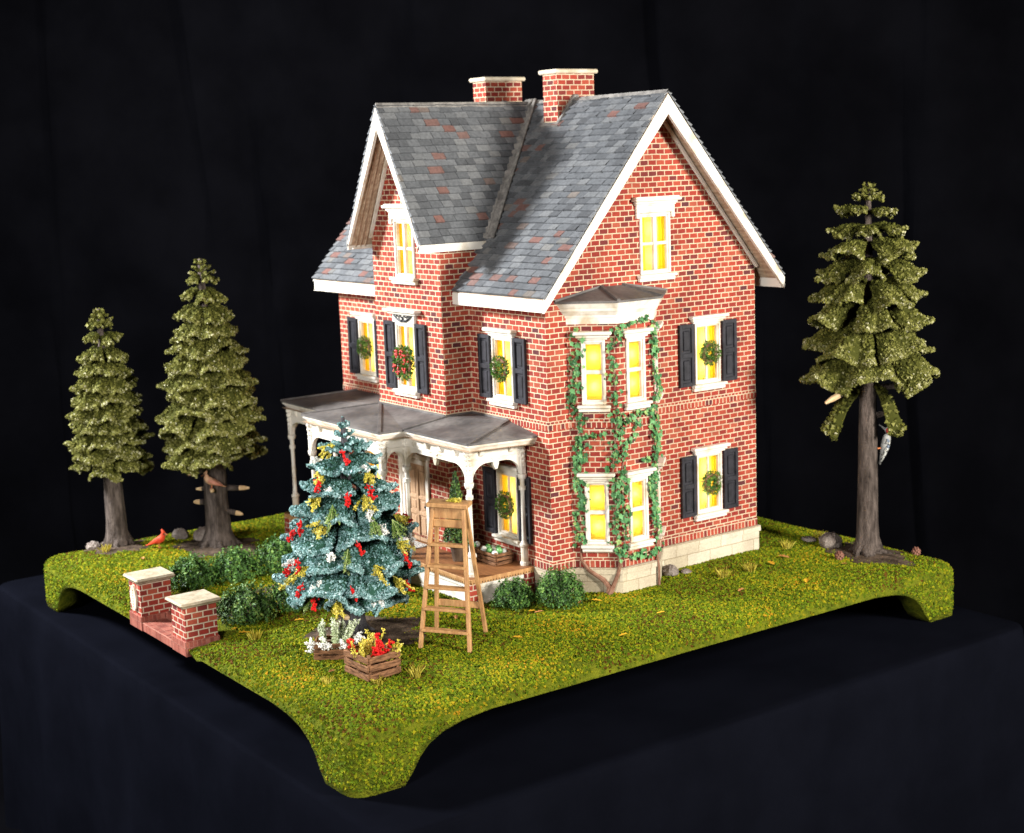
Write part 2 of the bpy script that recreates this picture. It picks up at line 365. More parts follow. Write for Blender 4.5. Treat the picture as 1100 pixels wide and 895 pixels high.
for x in gx:
    for y in gy:
        cx, cy, dx, dy, d = rr_clamp(x, y, .28); px, py = x, y
        if d > 0:   # squeeze the corner squares on to the rounded corner
            mx_ = max(abs(dx), abs(dy)); px, py = cx+dx*mx_/d, cy+dy*mx_/d
        vv.append(V(px, py, top_z(px, py)))
mb.add(vv, [[i*ny+j, (i+1)*ny+j, (i+1)*ny+j+1, i*ny+j+1] for i in range(nx-1) for j in range(ny-1)])
loop = [i*ny for i in range(nx)]+[(nx-1)*ny+j for j in range(1, ny)]+[i*ny+ny-1 for i in range(nx-2, -1, -1)]+[j for j in range(ny-2, 0, -1)]
L = [vv[i] for i in loop]; n = len(L); sk = list(L)
rows = [L]
for k in (.5, 1.0): rows.append([V(p.x, p.y, p.z+(bot_z(p.x, p.y)-p.z)*k) for p in L])
def inset(p, q): return V(min(max(p.x, X0+q), X1-q), min(max(p.y, Y0+q), Y1-q), 0)
rows.append([V(*(inset(p, .03).xy), bot_z(p.x, p.y)-.012) for p in L])
rows.append([V(*(inset(p, .40).xy), bot_z(*inset(p, 0).xy)-.012) for p in L])
rows.append([V(*(inset(p, .42).xy), -.19) for p in L])
allv = [p for r_ in rows for p in r_]; ff = []
for k in range(len(rows)-1): ff += [[k*n+i, k*n+(i+1) % n, (k+1)*n+(i+1) % n, (k+1)*n+i] for i in range(n)]
mb.add(allv, ff); mb.quad(V(X0+.42, Y0+.42, -.19), V(X0+.42, Y1-.42, -.19), V(X1-.42, Y1-.42, -.19), V(X1-.42, Y0+.42, -.19))
ground = structure(mb.build('ground', 'turf', smooth=True))

soil_spots = [(-7.36, -3.6, .62, .5), (-6.2, -2.28, .95, .62), (1.40, 5.0, .72, .5), (-.42, -2.78, .85, .75)]
def soil_at(x, y):
    for cx, cy, a, b in soil_spots:
        q = ((x-cx)/a)**2+((y-cy)/b)**2
        if q < 1+.35*math.sin(5*math.atan2(y-cy, x-cx)+cx)+.2*math.sin(17*x)*math.sin(13*y): return True
    if -3.45 < x < -2.5 and -4.2 < y < -1.9: return random.random() < .8
    return False
def in_house(x, y): return (-5.7 < x < -.05 and .05 < y < 3.95) or (-3.7 < x < -1.9 and -.45 < y < .1) or (-5.8 < x < -.6 and -.95 < y < .1)
pts = []; 
N0 = 165000
xs = rng.uniform(X0, X1, N0); ys = rng.uniform(Y0, Y1, N0)
Pn, Nn, Rn, Sn = [], [], [], []
for x, y in zip(xs, ys):
    if rr_clamp(x, y, .28)[4] > .28 or in_house(x, y): continue
    if -3.83 < x < -1.84 and y < -4.0: continue
    if soil_at(x, y) and random.random() < .93: continue
    if math.sin(x*3.3+1.1*math.sin(y*2.1))*math.sin(y*2.7+1.3*math.sin(x*1.7)) > .80 and random.random() < .45: continue
    z = top_z(x, y); h = .02
    nxv = (top_z(x-h, y)-top_z(x+h, y))/(2*h); nyv = (top_z(x, y-h)-top_z(x, y+h))/(2*h)
    Pn.append((x, y, z+.006)); Nn.append((nxv, nyv, 1))
    patch = .10*math.sin(x*2.1+1.3*y)+.08*math.sin(3.7*y-1.9*x)
    Rn.append(min(max(random.random()*.86+patch, 0), 1)); Sn.append(.0255)
for i in range(34000):                        # crumbs on the vertical sides of the base
    q = random.randrange(n); a, b = L[q], L[(q+1) % n]; t = random.random()
    wgt = (a-b).length
    if random.random() > wgt/.13: continue
    p = a.lerp(b, t)
    if -3.8 < p.x < -1.86 and p.y < -4.6: continue
    zb = bot_z(p.x, p.y); z = zb+(p.z-zb)*random.random()
    if random.random() > (p.z-zb)/.5+.35 or z < zb+.035+.05*random.random(): continue
    cx, cy, dx, dy, d = rr_clamp(p.x, p.y, .28)
    o_ = V(dx, dy, 0).normalized() if d > .01 else V(0, 0, 1)
    Pn.append((p.x, p.y, z)); Nn.append(tuple(o_)); Rn.append(min(1, random.random()*.8)); Sn.append(.027)
mb = MB(); mb.crumbs(Pn, Nn, np.array(Sn), Rn)
turf = mb.build('grass', 'grass'); turf['kind'] = 'stuff'

for (cx, cy, a, b) in soil_spots:
    mb = MB(); k = 40; ring = []
    for rr_ in (.55, 1.0):
        for i in range(k):
            t = 2*PI*i/k; q = rr_*(1+.12*math.sin(5*t+cx)+.07*math.sin(9*t))
            x = min(max(cx+a*q*math.cos(t), X0+.1), X1-.1); y = min(max(cy+b*q*math.sin(t), Y0+.1), Y1-.1)
            ring.append(V(x, y, top_z(x, y)+(.03 if rr_ < 1 else .004)))
    ring.append(V(cx, cy, top_z(cx, cy)+.05))
    mb.add(ring, [[i, (i+1) % k, k+(i+1) % k, k+i] for i in range(k)]+[[2*k, (i+1) % k, i] for i in range(k)])
    structure(mb.build('soil', 'soil', smooth=True))
mb = MB(); g = 14
pv = [V(-3.42+.9*i/g, -4.15+2.3*j/g, top_z(-3.42+.9*i/g, -4.15+2.3*j/g)+.008) for i in range(g+1) for j in range(g+1)]
mb.add(pv, [[i*(g+1)+j, (i+1)*(g+1)+j, (i+1)*(g+1)+j+1, i*(g+1)+j+1] for i in range(g) for j in range(g)])
structure(mb.build('path', 'soil', smooth=True))

# draped display table and black backdrop
TX0, TX1, TY0, TY1, TZ = -9.75, 3.55, -4.98, 6.1, -.85
mb = MB(); per = []; TR = .35
for cx, cy, a0 in ((TX1-TR, TY0+TR, -90), (TX1-TR, TY1-TR, 0), (TX0+TR, TY1-TR, 90), (TX0+TR, TY0+TR, 180)):
    arc = [(cx, cy, math.cos(math.radians(a0+90*i/12)), math.sin(math.radians(a0+90*i/12))) for i in range(13)]
    if per:
        q0, q1 = per[-1], arc[0]
        for i in range(1, 46): t = i/46; per.append((q0[0]+(q1[0]-q0[0])*t, q0[1]+(q1[1]-q0[1])*t, q1[2], q1[3]))
    per += arc
q0, q1 = per[-1], per[0]
for i in range(1, 46): t = i/46; per.append((q0[0]+(q1[0]-q0[0])*t, q0[1]+(q1[1]-q0[1])*t, q1[2], q1[3]))
def ringz(off, z, fold):
    out = []; k = len(per)
    for i, (x, y, c_, s_) in enumerate(per):
        a = i/k*2*PI; f_ = fold*(math.sin(a*17)+.6*math.sin(a*31+1)+.5*math.sin(a*7))
        out.append(V(x+c_*(TR+off+f_), y+s_*(TR+off+f_), z))
    return out
rg = [ringz(-.2, TZ, 0), ringz(-.06, TZ-.003, 0), ringz(-.015, TZ-.018, .001), ringz(.01, TZ-.06, .003), ringz(.05, TZ-.3, .015), ringz(.09, TZ-1.2, .05), ringz(.14, TZ-4.5, .11)]
k = len(per); vv2 = [p for r_ in rg for p in r_]
mb.add(vv2, [[a*k+i, a*k+(i+1) % k, (a+1)*k+(i+1) % k, (a+1)*k+i] for a in range(len(rg)-1) for i in range(k)])
mb.add([p.copy() for p in rg[0]], [list(range(k))])
g = 0; pv = []
for i in range(0):
    for j in range(0):
        x = TX0+.35+(TX1-TX0-.7)*i/g; y = TY0+.35+(TY1-TY0-.7)*j/g; ed = min(i, g-i, j, g-j)
        wr = 0 if ed == 0 or (X0-.1 < x < X1+.05 and Y0-.05 < y < Y1+.05) else .012*math.sin(x*2.1+1.5*y)+.010*math.sin(4.3*y-1.1*x)
        pv.append(V(x, y, TZ+min(wr, .006)))
tag(mb.build('table_cloth', 'cloth', smooth=True), 'black cloth draped over the table under the whole model', 'tablecloth')

mb = MB(); g = 340; pv = []
for i in range(g+1):
    for j in range(9):
        t = -.7+2.3*i/g
        f_ = .35*math.sin(t*46+j*.35)+.25*math.sin(t*83+1-j*.2)+.2*math.sin(t*21+j*.5)+.12*math.sin(t*150+j)
        pv.append(V(-27+30*t+f_*.5, -4+26*t+f_*1.0, -8+22*j/8))
mb.add(pv, [[i*9+j, (i+1)*9+j, (i+1)*9+j+1, i*9+j+1] for i in range(g) for j in range(8)])
structure(mb.build('backdrop', 'backdrop', smooth=True))
mb = MB(); mb.quad(V(-60, -60, -6), V(60, -60, -6), V(60, 60, -6), V(-60, 60, -6)); structure(mb.build('floor', 'backdrop'))

# ------------------------------------------------------------------ the house
A_, B_, C_, P_ = -1.868, -3.75, -5.76, -.48          # projecting bay right / left, house left end, bay front
D_ = 4.0; ZF = .39; OG = .362; OE = .266; ZE = 4.287; ZR = 7.01; SL = (ZR-ZE)/(D_/2+OE)
XM = (A_+B_)/2; CW = 1.034; ZC = 4.99; SC2 = (ZR-.01-ZC)/CW; OC = .39; YC = P_-OC
zroof = lambda y: ZE+(min(y, D_-y)+OE)*SL
zcross = lambda x: ZR-.01-abs(x-XM)*SC2
house = thing('brick_house', 'red brick model house with slate gabled roof, lit yellow windows and white porch', 'house', (-2.8, 2, 0))

def clip(poly, a, b, c):     # keep a*u+b*v<=c
    out = []
    for i, p in enumerate(poly):
        q = poly[(i+1) % len(poly)]; dp = a*p[0]+b*p[1]-c; dq = a*q[0]+b*q[1]-c
        if dp <= 0: out.append(p)
        if (dp < 0 < dq) or (dq < 0 < dp):
            t = dp/(dp-dq); out.append((p[0]+(q[0]-p[0])*t, p[1]+(q[1]-p[1])*t))
    return out
def wall(mb, org, ud, u0, u1, z0, z1, holes=(), half=()):
    org = Vector(org); ud = Vector(ud)
    us = sorted({u0, u1, *[h[0] for h in holes], *[h[1] for h in holes]}); zs = sorted({z0, z1, *[h[2] for h in holes], *[h[3] for h in holes]})
    for i in range(len(us)-1):
        for j in range(len(zs)-1):
            cu, cz = (us[i]+us[i+1])/2, (zs[j]+zs[j+1])/2
            if any(h[0] < cu < h[1] and h[2] < cz < h[3] for h in holes): continue
            p = [(us[i], zs[j]), (us[i+1], zs[j]), (us[i+1], zs[j+1]), (us[i], zs[j+1])]
            for h in half: p = clip(p, *h) if len(p) > 2 else []
            if len(p) > 2: mb.quad(*[org+ud*u+V(0, 0, z) for u, z in p])
G = 'x'   # windows: (origin of wall plane, u direction, normal, u-centre, half width, z0, z1, kind)
ux, uy = V(1, 0, 0), V(0, 1, 0); nX, nY = V(1, 0, 0), V(0, -1, 0)
s2 = math.sqrt(.5)
WIN = [
 ('gable_up',  V(0,0,0), uy, nX, 3.0, .255, 2.75, 3.66, 'shut'),
 ('gable_low', V(0,0,0), uy, nX, 3.0, .255, .77, 1.68, 'shut'),
 ('gable_attic', V(0,0,0), uy, nX, 2.01, .285, 4.46, 5.33, 'attic'),
 ('front_up',  V(0,0,0), ux, nY, -1.03, .255, 2.75, 3.66, 'shut'),
 ('front_low', V(0,0,0), ux, nY, -1.03, .255, .72, 1.68, 'shut'),
 ('left_up',   V(0,0,0), ux, nY, -4.86, .255, 2.75, 3.66, 'shut'),
 ('left_low',  V(0,0,0), ux, nY, -4.86, .255, .72, 1.68, 'shut'),
 ('bay2',      V(0,P_,0), ux, nY, -2.87, .27, 2.76, 3.78, 'swag'),
 ('bay_attic', V(0,P_,0), ux, nY, -2.79, .27, 4.47, 5.33, 'attic'),
 ('bwL_up', V(0,.38,0), V(s2,s2,0), V(s2,-s2,0), .35, .17, 2.74, 3.65, 'bay'),
 ('bwL_lo', V(0,.38,0), V(s2,s2,0), V(s2,-s2,0), .35, .17, .73, 1.65, 'bay'),
 ('bwF_up', V(.48,.86,0), uy, nX, .33, .17, 2.74, 3.65, 'bay'),
 ('bwF_lo', V(.48,.86,0), uy, nX, .33, .17, .73, 1.65, 'bay'),
 ('bwR_up', V(.48,1.52,0), V(-s2,s2,0), V(s2,s2,0), .42, .17, 2.74, 3.65, 'bay'),
 ('bwR_lo', V(.48,1.52,0), V(-s2,s2,0), V(s2,s2,0), .42, .17, .73, 1.65, 'bay'),
]
def hl(*names): return [(w_[4]-w_[5], w_[4]+w_[5], w_[6], w_[7]) for w_ in WIN if w_[0] in names]
rz = lambda off: [(-SL, 1, ZE+OE*SL-off), (SL, 1, ZE+(D_+OE)*SL-off)]
mb = MB()
wall(mb, (0,0,0), uy, 0, .38, ZF, 7, half=rz(.12)); wall(mb, (0,0,0), uy, 2.0, 4, ZF, 7, hl('gable_up', 'gable_low'), rz(.12)+[(0, 1, 4.2)])
wall(mb, (0,0,0), uy, .38, 4, 4.2, 7, hl('gable_attic'), rz(.12)); wall(mb, (0,0,0), uy, .38, 2.0, 3.9, 4.2)
wall(mb, (0,0,0), ux, A_, 0, ZF, 4.35, hl('front_up', 'front_low'))
wall(mb, (0,0,0), ux, C_, B_, ZF, 4.35, hl('left_up', 'left_low'))
cz = [(SC2, 1, ZR-.1+XM*SC2), (-SC2, 1, ZR-.1-XM*SC2)]
DOOR = (-2.81-.36, -2.81+.36, .4, 1.72)
wall(mb, (0,P_,0), ux, B_, A_, ZF, 7, hl('bay2', 'bay_attic')+[DOOR], cz)
wall(mb, (A_,0,0), uy, P_, .42, ZF, ZC-.05); wall(mb, (B_,0,0), uy, P_, .42, ZF, ZC-.05)
wall(mb, (C_,0,0), uy, 0, 4, ZF, 7, half=rz(.12)); wall(mb, (0,D_,0), ux, C_, 0, ZF, 4.35)
mb.build('brick_wall', 'brick', house)
# three-sided bay window walls
BP = [V(0,.38,0), V(.48,.86,0), V(.48,1.52,0), V(0,2.0,0)]
mb = MB()
wall(mb, BP[0], V(s2,s2,0), 0, .679, ZF, 3.95, hl('bwL_up', 'bwL_lo'))
wall(mb, BP[1], uy, 0, .66, ZF, 3.95, hl('bwF_up', 'bwF_lo'))
wall(mb, BP[2], V(-s2,s2,0), 0, .679, ZF, 3.95, hl('bwR_up', 'bwR_lo'))
bay = mb.build('bay_window', 'brick', house)
def bay_off(o):   # plan of the bay pushed outwards by o
    k = o*math.tan(math.radians(22.5))
    return [(0, .38-o*1.414), (.48+o, .86-k), (.48+o, 1.52+k), (0, 2.0+o*1.414)]
def bay_ring(mb, o0, o1, z0, z1):
    a = [V(x, y, z0) for x, y in bay_off(o0)]; b = [V(x, y, z1) for x, y in bay_off(o1)]
    mb.add(a+b, [[i, i+1, 5+i, 4+i] for i in range(3)]+[[3, 2, 1, 0], [4, 5, 6, 7], [0, 4, 7, 3]])
mb = MB()
for o0, o1, z0, z1 in ((.015, .015, 3.87, 3.96), (.03, .03, 3.96, 4.0), (.045, .075, 4.0, 4.055), (.085, .085, 4.055, 4.095), (.095, .13, 4.095, 4.17)): bay_ring(mb, o0, o1, z0, z1)
mb.build('cornice', 'white', bay)
mb = MB(); e = bay_off(.155); ap = [(0, 1.02, 4.345), (0, 1.40, 4.345)]
ev = [V(x, y, 4.172) for x, y in e]+[V(x, y, 4.2) for x, y in e]+[V(*ap[0]), V(*ap[1])]
mb.add(ev, [[0, 1, 5, 4], [1, 2, 6, 5], [2, 3, 7, 6], [4, 5, 8], [5, 6, 9, 8], [6, 7, 9], [3, 2, 1, 0]])
for a_, b_ in ((4, 8), (5, 8), (6, 9), (7, 9)): mb.bar(ev[a_]+V(0, 0, .012), ev[b_]+V(-.02, 0, .012), .05, .03)
mb.build('bay_roof', 'lead', bay)
mb = MB()
bay_ring(mb, .03, .03, 0, .30); bay_ring(mb, .05, .05, .30, .385)
mb.build('bay_foundation', 'stone', bay)
for z0, z1 in ((.392, .50), (2.41, 2.53)): mb = MB(); bay_ring(mb, .008, .008, z0, z1); mb.build('bay_brick_band', 'soldier', bay)
# foundation and soldier bands
mb = MB()
for x0, x1, y0, y1 in ((C_, 0, 0, D_), (B_, A_, P_, .1)):
    for o, z0, z1 in ((.025, -.02, .30), (.045, .30, .385)): mb.box(x0-o, x1+o, y0-o, y1+o, z0, z1)
mb.build('foundation', 'stone', house)
for z0, z1 in ((.392, .50), (2.41, 2.53)):
    mb = MB()
    for x0, x1, y0, y1 in ((C_, 0, 0, D_), (B_, A_, P_, .1)):
        o = .007; a = [V(x0-o, y0-o, z0), V(x1+o, y0-o, z0), V(x1+o, y1+o, z0), V(x0-o, y1+o, z0)]; b = [p+V(0, 0, z1-z0) for p in a]
        doorband = (y0 < 0 and z0 < 1)
        f = [[i, (i+1) % 4, 4+(i+1) % 4, 4+i] for i in range(4) if not (doorband and i == 0)]
        mb.add(a+b, f+[[4, 5, 6, 7], [3, 2, 1, 0]])
    mb.build('brick_band', 'soldier', house)

# ---- roof
def shingles(mb, org, ud, vd, Ulo, Uhi, Lv, sw=.2, ex=.112, keep=None):
    org, ud, vd = Vector(org), Vector(ud).normalized(), Vector(vd).normalized(); nd = ud.cross(vd)
    if nd.z < 0: nd = -nd
    nr = int(Lv/ex)+1
    for r_ in range(nr):
        v0 = r_*ex; v1 = min(v0+ex*1.25, Lv)
        if v0 >= Lv-.02: break
        u = Ulo-random.random()*sw
        while u < Uhi:
            w_ = sw*random.choice((.75, .9, 1, 1, 1.1, 1.25)); a, b = max(u, Ulo), min(u+w_-.006, Uhi); u += w_
            if b-a < .02 or (keep and not keep((a+b)/2, v0)): continue
            j = random.uniform(-.008, .008) if r_ else 0; t = .040+random.uniform(-.006, .008)
            P = lambda uu, vv_, h: org+ud*uu+vd*vv_+nd*h
            lo0, lo1 = t+random.uniform(0, .006), t+random.uniform(0, .006)
            vs = [P(a, v0+j, 0), P(b, v0+j, 0), P(b, v1, 0), P(a, v1, 0), P(a, v0+j, lo0), P(b, v0+j, lo1), P(b, v1, .004), P(a, v1, .004)]
            q = random.random(); q = q*.95 if q < .93 else random.uniform(.9, 1)
            mb.add(vs, [[4, 5, 6, 7], [0, 1, 5, 4], [1, 2, 6, 5], [3, 0, 4, 7]], q)
XL = C_-OG; LS = math.hypot(D_/2+OE, ZR-ZE); cs_, sn_ = (D_/2+OE)/LS, (ZR-ZE)/LS
roof_mb = MB()
shingles(roof_mb, (XL, -OE, ZE), (1,0,0), (0, cs_, sn_), 0, OG-XL, LS, keep=lambda u, v: not (abs(XL+u-XM) < CW*.93-max(0, 0) and zroof(-OE+v*cs_) < zcross(XL+u)-.12 and ZE+v*sn_ > 4.5) )
shingles(roof_mb, (XL, D_+OE, ZE), (1,0,0), (0, -cs_, sn_), 0, OG-XL, LS)
# cross gable slopes
LC = math.hypot(CW, ZR-.01-ZC); cc, sc = CW/LC, (ZR-.01-ZC)/LC
shingles(roof_mb, (XM+CW, YC, ZC), (0,1,0), (-cc, 0, sc), 0, 2.0-YC, LC, keep=lambda u, v: zroof(YC+u-.12) < ZC+v*sc+.1)
shingles(roof_mb, (XM-CW, YC, ZC), (0,1,0), (cc, 0, sc), 0, 2.0-YC, LC, keep=lambda u, v: zroof(YC+u-.12) < ZC+v*sc+.1)
roof = roof_mb.build('roof', 'shingle', house)
# deck boards under the slates (soffits show their underside)
mb = MB(); th = .07
for y0, s_ in ((-OE, 1), (D_+OE, -1)):
    e0, e1 = V(XL+.02, y0+.01*s_, ZE-.005), V(OG-.02, y0+.01*s_, ZE-.005); r0, r1 = V(XL+.02, D_/2, ZR-.005), V(OG-.02, D_/2, ZR-.005)
    if s_ > 0:
        pass
    dn = V(0, 0, -th)
    mb.add([e0, e1, r1, r0, e0+dn, e1+dn, r1+dn, r0+dn], [[0, 1, 2, 3], [7, 6, 5, 4], [0, 4, 5, 1], [1, 5, 6, 2], [3, 7, 4, 0]])
for s_ in (1, -1):
    e0, r0 = V(XM+s_*(CW-.01), YC+.02, ZC), V(XM, YC+.02, ZR-.015)
    ye = -OE+(ZC-ZE)/SL; e1, r1 = V(e0.x, ye, ZC), V(XM, D_/2, ZR-.015); dn = V(0, 0, -.09)
    mb.add([e0, e1, r1, r0, e0+dn, e1+dn, r1+dn, r0+dn], [[0, 1, 2, 3], [7, 6, 5, 4], [0, 4, 5, 1], [1, 5, 6, 2], [3, 7, 4, 0]])
mb.build('soffit', 'soffit', roof)
# soffit battens
for t in (.25, .5, .75):
    for s_ in (1, -1):
        y_ = lambda q: D_/2-s_*(D_/2+OE-.05)*q
        x_ = OG-.04-t*(OG-.04)
        mb = MB(); mb.bar((x_, y_(1), ZE-.075+.05*SL), (x_, y_(.02), ZR-.085), .012, .022); mb.build('soffit_batten', 'soffit', roof)
        xx = YC+.05+t*(OC-.06)
        mb = MB(); mb.bar((XM+s_*(CW-.03), xx, ZC-.068), (XM+s_*.02, xx, ZR-.153), .012, .022); mb.build('soffit_batten', 'soffit', roof)
# barge boards and fascias
def barge(mb, pe, pr, out, depth, thick, drop):     # eave point, ridge point, outward vector
    pe, pr, out = Vector(pe), Vector(pr), Vector(out); dn = V(0, 0, -depth)
    poly = [pe+V(0, 0, -.028), pr+V(0, 0, -.028), pr+dn, pe+V(0, 0, -drop)]
    MB().prism(poly, out*thick).build('barge_board', 'white', roof)
mb = None
for x, ox in ((OG-.05, 1), (XL+.05, -1)):
    for y0 in (-OE-.012, D_+OE+.012): barge(mb, (x, y0, ZE), (x, D_/2, ZR), (ox, 0, 0), .30, .05, .19)
for s_ in (1, -1): barge(mb, (XM+s_*CW, YC+.05, ZC), (XM, YC+.05, ZR-.01), (0, -1, 0), .33, .05, .10)
for xa, xb in ((XL, B_), (A_, OG-.052)):
    mb = MB(); mb.box(xa, xb, -OE-.012, -OE+.03, ZE-.185, ZE-.012); mb.box(xa+(.05 if xa == XL else 0), min(xb, -.002), -OE+.031, -.002, ZE-.17, ZE-.15); mb.build('fascia', 'white', roof)
mb = MB(); mb.box(XL, OG-.052, D_+OE-.03, D_+OE+.012, ZE-.185, ZE-.012); mb.build('fascia', 'white', roof)
ye = -OE+(ZC-ZE)/SL
for s_ in (1, -1):
    mb = MB(); xa, xb = sorted((XM+s_*(CW-.03), XM+s_*(CW+.006))); mb.box(xa, xb, YC+.0, ye+.02, ZC-.11, ZC+.012)
    xa, xb = sorted((XM+s_*(CW-.031), XM+s_*.94)); mb.box(xa, xb, YC+.051, ye, ZC-.10, ZC-.085); mb.build('fascia', 'white', roof)
# trim strip where gable soffit meets the brick
for s_ in (1, -1):
    mb = MB(); mb.bar((.03, D_/2-s_*(D_/2+.02), ZE+(.02)*0+OE*SL*.93-.16), (.03, D_/2-s_*.02, ZR-.17), .05, .035); mb.build('gable_trim', 'white', roof)
    mb = MB(); mb.bar((XM+s_*(CW-.10), P_-.03, ZC+.06), (XM+s_*.03, P_-.03, ZR-.2), .05, .035); mb.build('gable_trim', 'white', roof)
# ridge caps and valley flashings
mb = MB()
for (a, b, n1, n2) in (((XL, D_/2, ZR+.008), (OG, D_/2, ZR+.008), V(0, -cs_, -sn_), V(0, cs_, -sn_)), ((XM, YC+.01, ZR-.002), (XM, 2.0, ZR-.002), V(cc, 0, -sc), V(-cc, 0, -sc))):
    a, b = Vector(a), Vector(b)
    for nn in (n1, n2):
        up = V(0, 0, .03); mb.quad(a+up, b+up, b+nn*.085+up, a+nn*.085+up); mb.quad(a+nn*.085+up, b+nn*.085+up, b+nn*.085, a+nn*.085)
    mb.quad(a+V(0,0,.03), a+n1*.085+V(0,0,.03), a+n1*.085, a+n2*.085, a+n2*.085+V(0,0,.03))
mb.build('ridge_cap', 'slate_trim', roof)
for s_ in (1, -1):
    a = V(XM+s_*CW, ye, ZC+.035); b = V(XM, 2.0, ZR+.02); mb = MB()
    up = V(s_*.35, -.5, .8).normalized()
    mb.bar(a+up*.03+V(s_*.07, 0, -.02), b+up*.03, .24, .035, up, .008)
    mb.bar(a+up*.05+V(s_*.16, 0, -.02), b+up*.05+V(s_*.08, 0, 0), .05, .05, up, .01); mb.bar(a+up*.05+V(-s_*.01, .0, 0), b+up*.05+V(-s_*.06, 0, 0), .05, .05, up, .01)
    mb.build('valley_flashing', 'slate_trim', roof)
# chimneys
def chimney(x0, x1, y0, y1, zt):
    mb = MB().box(x0, x1, y0, y1, 6.3, zt); ch = mb.build('chimney', 'chimbrick', house)
    MB().bbox(x0-.055, x1+.055, y0-.055, y1+.055, zt, zt+.065, .02).build('chimney_cap', 'cream', ch)
    mb = MB(); f = []
    for sx, x in ((1, x1), (-1, x0)):
        ya, yb = y0-.02, D_/2+.02
        mb.bar((x+sx*.03, ya, zroof(ya)+.04), (x+sx*.03, yb, zroof(D_/2)+.07), .07, .06, (0, -.7, .7), .01)
        mb.bar((x+sx*.03, yb, zroof(D_/2)+.07), (x+sx*.03, y1+.02, zroof(y1)+.04), .07, .06, (0, .7, .7), .01)
    mb.bar((x0-.05, y0-.03, zroof(y0-.03)+.03), (x1+.05, y0-.03, zroof(y0-.03)+.03), .07, .05, (0, -.7, .7))
    mb.build('chimney_flashing', 'slate_trim', ch)
chimney(-2.14, -1.79, 1.70, 2.41, 7.40)
chimney(-4.01, -3.655, 1.70, 2.41, 7.40)

